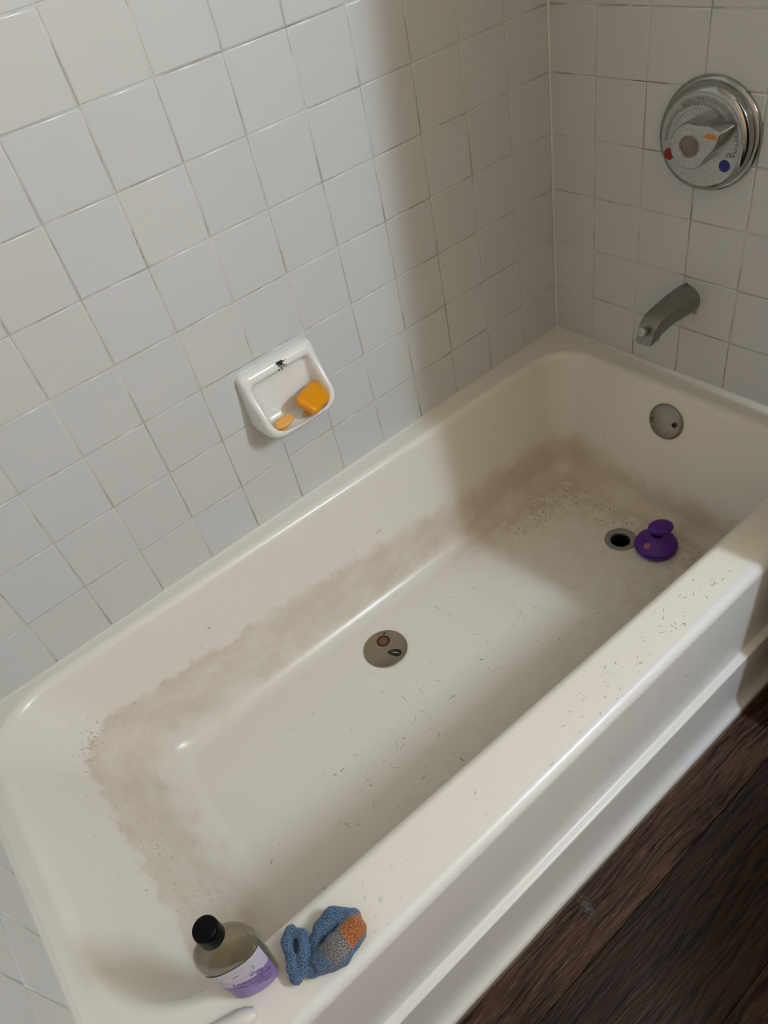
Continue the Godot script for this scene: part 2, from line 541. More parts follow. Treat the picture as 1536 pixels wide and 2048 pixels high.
const LIP := 0.014
const FIL := 0.036
const FLOOR_Y := 0.08
func basin_ring(y: float) -> PackedVector3Array:
	var h := RIM - FLOOR_Y
	var t := (RIM - y) / h
	var d := 0.0
	if RIM - y < LIP:
		d = -(LIP - sqrt(max(0.0, LIP * LIP - pow(LIP - (RIM - y), 2))))
	var e := 0.0
	if y - FLOOR_Y < FIL:
		e = FIL - sqrt(max(0.0, FIL * FIL - pow(FIL - (y - FLOOR_Y), 2)))
	d += e
	var top := [Vector2(-1.464, 0.022), Vector2(-0.052, 0.058), Vector2(-0.052, 0.667), Vector2(-1.464, 0.633)]
	var bot := [Vector2(-1.278, 0.082), Vector2(-0.112, 0.104), Vector2(-0.112, 0.612), Vector2(-1.278, 0.592)]
	var ins := [Vector2(1, 1), Vector2(-1, 1), Vector2(-1, -1), Vector2(1, -1)]
	var c := []
	for k in 4:
		c.append(top[k].lerp(bot[k], t) + ins[k] * d)
	var r := []
	for k in 4:
		r.append(lerp([0.11, 0.085, 0.09, 0.13][k], [0.075, 0.05, 0.06, 0.075][k], t) - (d if d < 0.0 else d * 0.6))
	return rounded_quad(c, r, y)

func scum(p: Vector3, n1: FastNoiseLite, n2: FastNoiseLite) -> float:
	# how thick the soap scum lies at a point of the basin
	var top: float = lerp(0.252, 0.184, clamp((p.x + 1.28) / 1.15, 0, 1))
	if p.z > 0.10 and p.x < -1.25:
		top = lerp(top, 0.246, smoothstep(0.10, 0.20, p.z))
	if p.x > -0.16:
		top = lerp(top, 0.165, smoothstep(0.1, 0.3, p.z) * smoothstep(-0.16, -0.1, p.x))
	top += n1.get_noise_3dv(p * 18.0) * 0.02 + n2.get_noise_3dv(p * 90.0) * 0.006
	var soft: float = lerp(0.012, 0.05, smoothstep(-1.0, -0.3, p.x))
	var s := 1.0 - smoothstep(top - soft, top + soft * 0.4, p.y)
	# scrubbed paler towards the bottom at the sloping end
	var foot: float = 0.25 * smoothstep(0.080, 0.092, p.y) + 0.75 * smoothstep(0.085, 0.150, p.y + n1.get_noise_3dv(p * 14.0) * 0.05)
	s *= lerp(foot, lerp(smoothstep(0.080, 0.105, p.y), 1.0, smoothstep(-0.62, -0.42, p.x)), smoothstep(-1.1, -0.55, p.x) * 0.85)
	var smear := n1.get_noise_3d(p.x * 10.0 + p.z * 5.0, p.y * 16.0, p.z * 10.0)
	var blot := n2.get_noise_3d(p.x * 60.0, p.y * 75.0, p.z * 60.0)
	s *= clamp(0.80 + smear * 0.42 + blot * 0.20, 0.1, 1.0)
	return s * lerp(0.85, 1.3, smoothstep(-1.0, -0.2, p.x))

func build_tub() -> void:
	var tub := thing("bathtub", "white enamelled alcove bathtub with brown soap scum inside and stepped front apron", "bathtub", Vector3.ZERO)
	# heights of the rings, close together where the lip and the fillet curve
	var hs := []
	for k in 8:
		hs.append(RIM - LIP * (1.0 - cos(PI / 2 * k / 8.0)))
	for k in 22:
		hs.append(lerp(RIM - LIP, FLOOR_Y + FIL, k / 21.0))
	for k in range(1, 11):
		hs.append(FLOOR_Y + FIL * (1.0 - sin(PI / 2 * k / 10.0)))
	var rings := []
	for y in hs:
		var r := basin_ring(y)
		r.append(r[0])
		rings.append(r)
	var cols: int = rings[0].size()
	var uvs := []
	for k in rings.size():
		var row := PackedVector2Array()
		for j in cols:
			row.append(Vector2(float(j) / (cols - 1), float(k) / (rings.size() - 1)))
		uvs.append(row)
	var b := MB.new()
	b.grid(rings, false, uvs)
	# join the seam
	for k in rings.size():
		var s: Vector3 = b.n[k * cols] + b.n[k * cols + cols - 1]
		b.n[k * cols] = s; b.n[k * cols + cols - 1] = s
		if k == 0:
			for j in cols:
				b.n[j] = Vector3(0, -1, 0) if b.n[cols * 3].y < 0 else Vector3.UP
		if k == rings.size() - 1:
			for j in cols:
				b.n[k * cols + j] = Vector3(0, -1, 0) if b.n[cols * 3].y < 0 else Vector3.UP
	# soap scum texture, unrolled round the basin
	var n1 := noise(3, 1.0, 3)
	var n2 := noise(4, 1.0, 3)
	var w := 1536
	var h := 320
	var data := PackedByteArray()
	data.resize(w * h * 3)
	var clean := rgb(232, 227, 217)
	var dirty := rgb(213, 199, 183)
	for py in h:
		var fk: float = (py + 0.5) / h * (rings.size() - 1)
		var k := int(min(fk, rings.size() - 2))
		var fy := fk - k
		for px in w:
			var fj: float = (px + 0.5) / w * (cols - 1)
			var j := int(fj)
			var fx := fj - j
			var p: Vector3 = rings[k][j].lerp(rings[k][j + 1], fx).lerp(rings[k + 1][j].lerp(rings[k + 1][j + 1], fx), fy)
			var s := 0.0
			if p.y < 0.34:
				s = scum(p, n1, n2)
			var c := clean.lerp(dirty, s)
			var i := (py * w + px) * 3
			data[i] = c.r8; data[i + 1] = c.g8; data[i + 2] = c.b8
	# clots of grime along the band
	var im := Image.create_from_data(w, h, false, Image.FORMAT_RGB8, data)
	for k in 260:
		var at := Vector2(rng.randf(), rng.randf_range(0.35, 0.9))
		var spot := rng.randf()
		if spot < 0.5:
			at = Vector2(fposmod(rng.randfn(0.047, 0.02), 1.0), rng.randfn(0.465, 0.025))
		elif spot < 0.75:
			at = Vector2(fposmod(rng.randfn(0.9, 0.035), 1.0), rng.randfn(0.62, 0.1))
		streak(im, Vector2(at.x * w, at.y * h), rng.randf_range(0.5, 2.6), rng.randf_range(0.3, 0.6), rgb(112, 92, 76), rng.randf_range(0.15, 0.6))
	M.basin = mat(Color.WHITE, 0.27)
	M.basin.albedo_texture = tex(im)
	obj(tub, "basin", b.mesh(Vector3.UP), M.basin)

	# floor of the basin with the drain hole cut out
	var drain := Vector2(-0.225, 0.374)
	var outer: PackedVector3Array = rings[rings.size() - 1]
	outer = outer.slice(0, cols - 1)
	var fb := MB.new()
	var hole := PackedVector3Array()
	for q in outer:
		var d := (Vector2(q.x, q.z) - drain).normalized()
		hole.append(Vector3(drain.x + d.x * 0.024, FLOOR_Y, drain.y + d.y * 0.024))
	var half := PackedVector3Array()
	for k in outer.size():
		half.append(outer[k].lerp(hole[k], 0.5))
	fb.grid([outer, half, hole], true)
	for k in fb.v.size():
		fb.uv[k] = Vector2((fb.v[k].x + 1.3) / 1.2, (fb.v[k].z - 0.06) / 0.6)
		fb.n[k] = Vector3(0, 1 if fb.n[k].y > 0 else -1, 0)
	M.basin_floor = mat(Color.WHITE, 0.27)
	M.basin_floor.albedo_texture = floor_texture(n1, n2, clean, dirty)
	obj(tub, "basin_floor", fb.mesh(Vector3.UP), M.basin_floor)

	# deck round the opening
	var db := MB.new()
	var lip0: PackedVector3Array = basin_ring(RIM)
	var mid := PackedVector3Array()
	var edge := rounded_quad([Vector2(LEFT, 0), Vector2(0, 0), Vector2(0, 0.731), Vector2(LEFT, 0.731)], [0.001, 0.001, 0.001, 0.001], RIM + 0.0006)
	for k in lip0.size():
		var m: Vector3 = lip0[k].lerp(edge[k], 0.3)
		m.y = RIM + 0.0003
		mid.append(m)
	db.grid([lip0, mid, edge], true)
	for k in db.n.size():
		db.n[k] = Vector3(0, 1 if db.n[k].y > 0 else -1, 0)
	obj(tub, "deck", db.mesh(Vector3.UP), M.enamel)

	# front apron: nose, upper face, ledge, lower face, flared foot
	var ap := [Vector2(0.731, RIM + 0.0006)]
	for k in range(1, 10):
		var t := PI / 2 * k / 9.0
		ap.append(Vector2(0.731 + 0.0155 * sin(t), RIM + 0.0006 - 0.0175 * (1 - cos(t))))
	ap.append_array([Vector2(0.7470, 0.30), Vector2(0.7474, 0.20), Vector2(0.7476, 0.170)])
	for k in range(1, 5):
		var t := PI / 2 * k / 4.0
		ap.append(Vector2(0.7476 + 0.004 * (1 - cos(t)), 0.170 - 0.004 * sin(t)))
	ap.append(Vector2(0.7580, 0.1645))
	for k in range(1, 6):
		var t := PI / 2 * k / 5.0
		ap.append(Vector2(0.7580 + 0.0042 * sin(t), 0.1645 - 0.0042 * (1 - cos(t))))
	ap.append_array([Vector2(0.7624, 0.11), Vector2(0.7626, 0.052)])
	for k in range(1, 8):
		var t := 1.25 * k / 7.0
		ap.append(Vector2(0.7626 + 0.0225 * (1 - cos(t)), 0.052 - 0.040 * sin(t)))
	ap.append_array([Vector2(0.7785, 0.006), Vector2(0.7788, -0.006)])
	var rows := []
	for q in ap:
		var row := PackedVector3Array()
		for k in 61:
			var x: float = lerp(LEFT, 0.0, k / 60.0)
			row.append(Vector3(x, q.y, q.x))
		rows.append(row)
	var abm := MB.new()
	abm.grid(rows)
	obj(tub, "apron", abm.mesh(Vector3(0, 0.3, 1)), M.apron)
	# thin line of old sealant under the foot
	var sb := MB.new()
	rows = []
	for k in 121:
		var x: float = lerp(LEFT, 0.0, k / 120.0)
		var s: float = rng.randf_range(0.6, 1.3)
		rows.append(PackedVector3Array([Vector3(x, 0.004 * s, 0.7786), Vector3(x, 0.0022 * s, 0.7796 + 0.0006 * s), Vector3(x, 0.0002, 0.7800 + 0.0016 * s)]))
	sb.grid(rows)
	obj(tub, "foot_sealant", sb.mesh(Vector3(0, 1, 1)), mat(rgb(96, 86, 74), 0.8))

	# drain fitting
	var dr := MB.new()
	var at := Transform3D(Basis.IDENTITY, Vector3(drain.x, FLOOR_Y, drain.y))
	dr.lathe([Vector2(0.0352, 0.0), Vector2(0.0350, 0.0012), Vector2(0.0335, 0.0022), Vector2(0.0255, 0.0012), Vector2(0.0225, 0.0004), Vector2(0.0212, -0.002), Vector2(0.0205, -0.04)], 56, at, 60.0)
	var fl := obj(tub, "drain_flange", dr.mesh(Vector3.UP), M.drain)
	var pipe := MB.new()
	pipe.lathe([Vector2(0.0206, -0.006), Vector2(0.0200, -0.045), Vector2(0.010, -0.046), Vector2(0.0, -0.046)], 40, at, 40.0)
	obj(fl, "drain_well", pipe.mesh(Vector3.UP), M.dark_hole)
	var cross := MB.new()
	cross.lathe([Vector2(0.0, -0.027), Vector2(0.0045, -0.0272), Vector2(0.006, -0.029), Vector2(0.006, -0.034)], 24, at)
	for k in 2:
		cross.box(Vector3(drain.x, FLOOR_Y - 0.032, drain.y), Vector3(0.041, 0.003, 0.004) if k == 0 else Vector3(0.004, 0.003, 0.041), 0.0008)
	obj(fl, "drain_cross", cross.mesh(), mat(rgb(70, 66, 60), 0.5, 1.0))

	# overflow plate on the inner end wall
	var nrm := Vector3(-0.979, 0.2, 0).normalized()
	var op := axis_to(nrm, Vector3(-0.0670, 0.3135, 0.360))
	var ob := MB.new()
	ob.lathe([Vector2(0.0402, -0.004), Vector2(0.0404, 0.0025), Vector2(0.0392, 0.0042), Vector2(0.035, 0.0062), Vector2(0.025, 0.0082), Vector2(0.012, 0.0092), Vector2(0.0, 0.0095)], 64, op, 60.0)
	var dull := mat(rgb(206, 204, 198), 0.34, 1.0)
	dull.albedo_texture = M.chrome_spotted.albedo_texture
	dull.uv1_triplanar = true
	dull.uv1_scale = Vector3(6, 6, 6)
	var plate := obj(tub, "overflow_plate", ob.mesh(), dull)
	for s in [Vector2(0.3345, 0.3145), Vector2(0.3845, 0.3215)]:
		var p := Vector3(-0.074, s.y - 0.002, s.x)
		var sm := MB.new()
		var ax := axis_to(nrm, p + nrm * 0.0005)
		sm.lathe([Vector2(0.0062, -0.003), Vector2(0.0062, 0.0012), Vector2(0.0050, 0.0014), Vector2(0.0046, 0.0004)], 24, ax)
		var ring := obj(plate, "screw_collar", sm.mesh(), mat(rgb(128, 104, 66), 0.35, 1.0))
		var sc := MB.new()
		sc.lathe([Vector2(0.0047, 0.0004), Vector2(0.0, 0.0004)], 20, ax)
		sc.box(ax * Vector3(0, 0.0006, 0), Vector3(0.0006, 0.006, 0.0016))
		obj(plate, "screw_head", sc.mesh(nrm), M.dark_hole)

func streak(im: Image, c: Vector2, length: float, width: float, color: Color, a: float, bend := 0.0) -> void:
	# a short scuff drawn into an image
	var ang := rng.randf() * PI
	var steps := int(length * 2.0) + 1
	for k in steps:
		var t: float = (float(k) / max(1, steps - 1) - 0.5) * length
		var q: Vector2 = c + Vector2.from_angle(ang + bend * t / max(1.0, length)) * t
		var r := int(ceil(width)) + 1
		for dy in range(-r, r + 1):
			for dx in range(-r, r + 1):
				var x := int(q.x) + dx
				var y := int(q.y) + dy
				if x < 0 or y < 0 or x >= im.get_width() or y >= im.get_height():
					continue
				var f: float = clamp(width + 0.5 - Vector2(x + 0.5, y + 0.5).distance_to(q), 0.0, 1.0) * a
				if f > 0.01:
					im.set_pixel(x, y, im.get_pixel(x, y).lerp(color, f * 0.6))

func tex(im: Image) -> ImageTexture:
	im.generate_mipmaps()
	return ImageTexture.create_from_image(im)

func floor_texture(n1: FastNoiseLite, n2: FastNoiseLite, clean: Color, dirty: Color) -> ImageTexture:
	var w := 1600
	var h := 800
	var data := PackedByteArray()
	data.resize(w * h * 3)
	for py in h:
		for px in w:
			var x: float = px * 1.2 / w - 1.3
			var z: float = py * 0.6 / h + 0.06
			var s := 0.0
			# dingy film near the drain end and along the long wall there
			var film: float = smoothstep(-0.62, -0.2, x) * (0.35 + 0.5 * (1.0 - smoothstep(0.12, 0.26, z)))
			film += smoothstep(-0.75, -0.3, x) * 0.45 * (1.0 - smoothstep(0.13, 0.19, z)) + 0.55 * smoothstep(-0.26, -0.16, x)
			film = min(film, 1.05)
			film += 0.35 * smoothstep(0.42, 0.58, z) * smoothstep(-1.3, -0.9, x)
			if film > 0.01:
				s = film * clamp(0.7 + n1.get_noise_2d(x * 22.0, z * 22.0) * 0.8 + n2.get_noise_2d(x * 95.0, z * 95.0) * 0.35, 0.0, 1.1)
			var c := clean.lerp(dirty, clamp(s, 0.0, 1.0))
			var i := (py * w + px) * 3
			data[i] = c.r8; data[i + 1] = c.g8; data[i + 2] = c.b8
	var im := Image.create_from_data(w, h, false, Image.FORMAT_RGB8, data)
	var to := func(x: float, z: float) -> Vector2: return Vector2((x + 1.3) / 1.2 * w, (z - 0.06) / 0.6 * h)
	# scuffs over the middle, clotted specks near the drain end
	for k in 130:
		streak(im, to.call(rng.randf_range(-1.2, -0.2), rng.randfn(0.36, 0.11)), rng.randf_range(1.0, 5.0), 0.5, rgb(120, 106, 92), rng.randf_range(0.3, 0.9))
	for k in 26:
		streak(im, to.call(rng.randfn(-0.72, 0.2), rng.randfn(0.40, 0.07)), rng.randf_range(9.0, 22.0), 0.5, rgb(142, 130, 116), rng.randf_range(0.4, 0.8), rng.randf_range(-1.5, 1.5))
	for k in 16:
		streak(im, to.call(rng.randfn(-0.85, 0.16), rng.randfn(0.44, 0.06)), rng.randf_range(4.0, 11.0), 1.8, rgb(168, 152, 138), rng.randf_range(0.15, 0.45))
	for k in 220:
		streak(im, to.call(rng.randfn(-0.255, 0.06), rng.randfn(0.185, 0.028)), rng.randf_range(1.0, 7.0), rng.randf_range(0.4, 1.3), rgb(124, 100, 84), rng.randf_range(0.15, 0.7), rng.randf_range(-2.0, 2.0))
	for k in 160:
		streak(im, to.call(rng.randfn(-0.17, 0.02), rng.randf_range(0.15, 0.6)), rng.randf_range(1.0, 5.0), rng.randf_range(0.5, 1.6), rgb(128, 104, 86), rng.randf_range(0.2, 0.8))
	return tex(im)

# ------------------------------------------------------------------ fittings
func build_valve() -> void:
	var c := Vector3(0, 0.875, 0.348)
	var v := thing("shower_valve", "round chrome shower valve with pointed knob and graduated dial on the tiled wall", "valve", c)
	# turned about -x: local frame with y pointing out of the wall
	var f := Transform3D(Basis(Vector3(0, 0, 1), Vector3(-1, 0, 0), Vector3(0, 1, 0)), Vector3.ZERO)  # local x -> z, y -> -x, z -> up
	var b := MB.new()
	b.lathe([Vector2(0.0905, -0.0005), Vector2(0.0915, 0.004), Vector2(0.0900, 0.0075), Vector2(0.0865, 0.0092), Vector2(0.0848, 0.0088), Vector2(0.0845, 0.0115), Vector2(0.0843, 0.0175), Vector2(0.0825, 0.0235), Vector2(0.0785, 0.0275), Vector2(0.0745, 0.0292), Vector2(0.0735, 0.0292)], 96, f, 50.0)
	obj(v, "escutcheon", b.mesh(Vector3(-1, 0, 0)), M.chrome)
	b = MB.new()
	b.lathe([Vector2(0.0735, 0.0290), Vector2(0.0732, 0.0300), Vector2(0.0720, 0.0303), Vector2(0.0, 0.0303)], 96, f, 30.0)
	var face := obj(v, "dial_face", b.mesh(Vector3(-1, 0, 0)), M.chrome_spotted)
	# graduations: two scales of ticks with their border lines
	b = MB.new()
	var on := func(r: float, a: float) -> Vector3: return f * Vector3(r * cos(a), 0.03045, r * sin(a))
	for k in 52:
		var a := deg_to_rad(lerp(-9.0, 128.0, k / 51.0))
		var r: float = lerp(0.0685, 0.0655, k / 51.0)
		tick(b, on, a, r - (0.0058 if k % 2 == 0 else 0.0042), r, 0.0005)
	for k in 50:
		var a := deg_to_rad(lerp(40.0, 186.0, k / 49.0))
		var r: float = lerp(0.0535, 0.0655, k / 49.0)
		tick(b, on, a, r - (0.0054 if k % 2 == 0 else 0.004), r, 0.0005)
	for k in 90:
		for arc in [[-32.0, 128.0, 0.0700, 0.0668], [8.0, 128.0, 0.0622, 0.0590], [40.0, 186.0, 0.0548, 0.0668], [30.0, 180.0, 0.0478, 0.0515], [-32.0, 8.0, 0.0520, 0.060]]:
			var a0 := deg_to_rad(lerp(arc[0], arc[1], k / 90.0))
			var a1 := deg_to_rad(lerp(arc[0], arc[1], (k + 1) / 90.0))
			var r0: float = lerp(arc[2], arc[3], k / 90.0)
			var r1: float = lerp(arc[2], arc[3], (k + 1) / 90.0)
			b.quad(on.call(r0 - 0.0002, a0), on.call(r1 - 0.0002, a1), on.call(r1 + 0.0002, a1), on.call(r0 + 0.0002, a0))
	obj(face, "graduations", b.mesh(Vector3(-1, 0, 0)), M.ink)
	# red and blue markers
	for m in [[208.0, 0.0635, "hot_marker", M.red], [-34.5, 0.0600, "cold_marker", M.blue]]:
		b = MB.new()
		var a := deg_to_rad(m[0])
		var ctr := f * Vector3(m[1] * cos(a), 0.0300, m[1] * sin(a))
		b.lathe([Vector2(0.0098, 0.0), Vector2(0.0096, 0.0007), Vector2(0.0084, 0.0009), Vector2(0.0, 0.0009)], 36, Transform3D(f.basis, ctr), 50.0)
		obj(face, m[2], b.mesh(Vector3(-1, 0, 0)), m[3])
		b = MB.new()
		b.lathe([Vector2(0.0112, 0.0), Vector2(0.0110, 0.0006), Vector2(0.0103, 0.0006), Vector2(0.0101, 0.0)], 36, Transform3D(f.basis, ctr), 50.0)
		obj(face, "marker_ring", b.mesh(Vector3(-1, 0, 0)), M.chrome)
	var tm := TextMesh.new()
	var sf := SystemFont.new()
	sf.font_names = PackedStringArray(["Droid Sans"])
	tm.font = sf
	tm.text = "OFF"
	tm.font_size = 32
	tm.pixel_size = 0.0095 / 32.0
	tm.depth = 0.0006
	var ta := deg_to_rad(-16.0)
	# text reads towards +z on a face that looks along -x
	var tb := Basis(Vector3(0, 0.05, 1).normalized(), Vector3(0, 1, -0.05).normalized(), Vector3(-1, 0, 0))
	obj(face, "off_lettering", tm, M.ink, Transform3D(tb, f * Vector3(0.0600 * cos(ta), 0.0304, 0.0600 * sin(ta))))

	# knob: a drop-shaped outline that sweeps out to a pointer, taller round the hub
	var kb := MB.new()
	var point := deg_to_rad(27.0)
	var rows := []
	# [height, hub radius, pointer reach]
	for q in [[0.0303, 0.0365, 0.0690], [0.0345, 0.0368, 0.0690], [0.0355, 0.0368, 0.0686], [0.0470, 0.0366, 0.0635], [0.0570, 0.0364, 0.0590], [0.0584, 0.0358, 0.0580], [0.0590, 0.0346, 0.0562]]:
		rows.append(drop_outline(f, q[0], q[1], q[2], point))
	kb.grid(rows.slice(0, 3), true)
	kb.grid(rows.slice(2, 7), true)
	var topring: PackedVector3Array = rows[6]
	var inner := PackedVector3Array()
	for p in topring:
		inner.append(f * Vector3(0, 0.0590, 0) + (p - f * Vector3(0, 0.0590, 0)) * 0.3)
	kb.grid([topring, inner], true)
	var knob := obj(v, "knob", kb.mesh(), M.chrome_spotted)
	kb = MB.new()
	kb.lathe([Vector2(0.0192, 0.0585), Vector2(0.0190, 0.0597), Vector2(0.0180, 0.0599), Vector2(0.0174, 0.0594)], 40, f, 40.0)
	obj(knob, "cap_ring", kb.mesh(Vector3(-1, 0, 0)), M.chrome)
	kb = MB.new()
	kb.lathe([Vector2(0.0177, 0.0590), Vector2(0.0170, 0.0596), Vector2(0.010, 0.0602), Vector2(0.0, 0.0604)], 40, f, 60.0)
	for k in range(-8, 9):
		var o := k * 0.0019
		var hl := sqrt(max(0.0, 0.0162 * 0.0162 - o * o))
		var dir := Vector3(cos(2.2), 0, sin(2.2))
		var sd := Vector3(-sin(2.2), 0, cos(2.2))
		kb.tube(PackedVector3Array([f * (dir * -hl + sd * o + Vector3(0, 0.0598, 0)), f * (sd * o + Vector3(0, 0.0604, 0)), f * (dir * hl + sd * o + Vector3(0, 0.0598, 0))]), PackedFloat32Array([0.0005, 0.0006, 0.0005]), 5)
	obj(knob, "cap", kb.mesh(Vector3(-1, 0, 0)), mat(rgb(142, 128, 118), 0.4, 0.6))
	kb = MB.new()
	var pts := PackedVector3Array()
	for e in [[0.0255, 0.0185], [0.0300, 0.0165], [0.0440, 0.0158], [0.0462, 0.0180], [0.0455, 0.0222], [0.0420, 0.0232], [0.0290, 0.0235]]:
		pts.append(f * Vector3(e[0], 0.0593, e[1]))
	kb.poly(pts)
	obj(knob, "pointer_mark", kb.mesh(Vector3(-1, 0, 0)), M.orange_mark)

func tick(b: MB, on: Callable, a: float, r0: float, r1: float, w: float) -> void:
	var da := w / r1
	b.quad(on.call(r0, a - da), on.call(r0, a + da), on.call(r1, a + da), on.call(r1, a - da))

func drop_outline(f: Transform3D, h: float, r: float, reach: float, point: float) -> PackedVector3Array:
	var out := PackedVector3Array()
	for k in 120:
		var a := TAU * k / 120.0
		var d := wrapf(a - point, -PI, PI)
		var t: float = clamp(1.0 - abs(d) / 1.05, 0.0, 1.0)
		var rr: float = r + (reach - r) * pow(t, 1.9) - 0.0022 * sin(PI * clamp((1.35 - abs(d)) / 0.9, 0.0, 1.0))
		out.append(f * Vector3(rr * cos(a), h, rr * sin(a)))
	return out

func section(x: float, cy: float, cz: float, hw: float, hh: float, pw: float) -> PackedVector3Array:
	# a superellipse across x
	var row := PackedVector3Array()
	for k in 48:
		var t := TAU * k / 48.0
		var c := cos(t)
		var s := sin(t)
		row.append(Vector3(x, cy + hh * sign(s) * pow(abs(s), 2.0 / pw), cz + hw * sign(c) * pow(abs(c), 2.0 / pw)))
	return row

func build_spout() -> void:
	var s := thing("tub_spout", "dull grey chrome tub spout with pull-up diverter knob on the tiled wall", "spout", Vector3(0, 0.567, 0.337))
	var b := MB.new()
	var rows := []
	# x, centre y, half width, half height, squareness
	for q in [[0.0, 0.0, 0.0285, 0.0290, 2.0], [-0.004, 0.0, 0.0285, 0.0290, 2.0], [-0.022, 0.0005, 0.0280, 0.0282, 2.1], [-0.045, 0.0015, 0.0262, 0.0262, 2.3], [-0.070, 0.0012, 0.0240, 0.0232, 2.7], [-0.090, -0.001, 0.0220, 0.0212, 4.0], [-0.105, -0.0045, 0.0206, 0.0198, 5.5]]:
		rows.append(section(q[0], q[1], 0.0, q[2], q[3], q[4]))
	# nose turns down: the last sections lean forwards at the foot
	for q in [[-0.115, -0.0085, 0.0196, 0.0195, 0.004], [-0.1235, -0.0125, 0.0190, 0.0185, 0.010], [-0.1275, -0.0140, 0.0184, 0.0180, 0.012], [-0.1290, -0.0142, 0.0174, 0.0170, 0.012]]:
		var row := section(q[0], q[1], 0.0, q[2], q[3], 7.0)
		for k in row.size():
			row[k].x -= (q[1] - row[k].y) / q[3] * q[4] * 0.6
			if row[k].y < q[1] - q[3] * 0.5:
				row[k].y -= 0.002
		rows.append(row)
	b.grid(rows, true)
	b.poly(rows[rows.size() - 1])
	var body := obj(s, "spout_body", b.mesh(), M.nickel)
	# outlet lip under the nose
	b = MB.new()
	b.lathe([Vector2(0.0125, -0.004), Vector2(0.0145, -0.004), Vector2(0.0145, 0.004), Vector2(0.0125, 0.004)], 32, Transform3D(Basis.IDENTITY, Vector3(-0.108, -0.0300, 0)))
	obj(body, "outlet", b.mesh(), M.nickel)
	# diverter
	b = MB.new()
	var ax := axis_to(Vector3(-0.93, 0.37, 0), Vector3(-0.1275, -0.0085, -0.001))
	b.lathe([Vector2(0.0045, -0.004), Vector2(0.0045, 0.006), Vector2(0.0082, 0.0062), Vector2(0.0088, 0.0072), Vector2(0.0088, 0.0125), Vector2(0.0080, 0.0138), Vector2(0.004, 0.0145), Vector2(0.0, 0.0146)], 36, ax, 40.0)
	obj(s, "diverter_knob", b.mesh(), M.chrome_spotted)
	# set screw at the foot of the base and crumb of sealant above it
	b = MB.new()
	b.lathe([Vector2(0.0032, 0.0), Vector2(0.0032, 0.006), Vector2(0.0018, 0.006), Vector2(0.0018, 0.003)], 20, axis_to(Vector3(-0.3, -0.6, 0.7), Vector3(-0.006, -0.018, 0.021)))
	obj(s, "set_screw", b.mesh(), M.nickel)
	b = MB.new()
	b.box(Vector3(-0.003, 0.0305, -0.003), Vector3(0.006, 0.005, 0.006), 0.0018)
	obj(s, "sealant_crumb", b.mesh(), mat(rgb(90, 84, 74), 0.9))

func dish_ring(hw: float, yt: float, yb: float, zt: float, zb: float, rt: float, rb: float, sag := 0.0) -> PackedVector3Array:
	# rounded outline in x,y whose depth runs from zt at the top to zb at the bottom
	var r := rounded_quad([Vector2(-hw, yb), Vector2(hw, yb), Vector2(hw, yt), Vector2(-hw, yt)], [rb, rb, rt, rt], 0.0)
	var out := PackedVector3Array()
	for p in r:
		var t: float = clamp((yt - p.z) / (yt - yb), 0.0, 1.0)
		var k: float = smoothstep(0.0, 1.0, t)
		var low: float = smoothstep(0.6, 1.0, t) * sag * (1.0 - smoothstep(0.25, 0.5, abs(p.x) / hw))
		out.append(Vector3(p.x, p.z - low, lerp(zt, zb, k)))
	return out

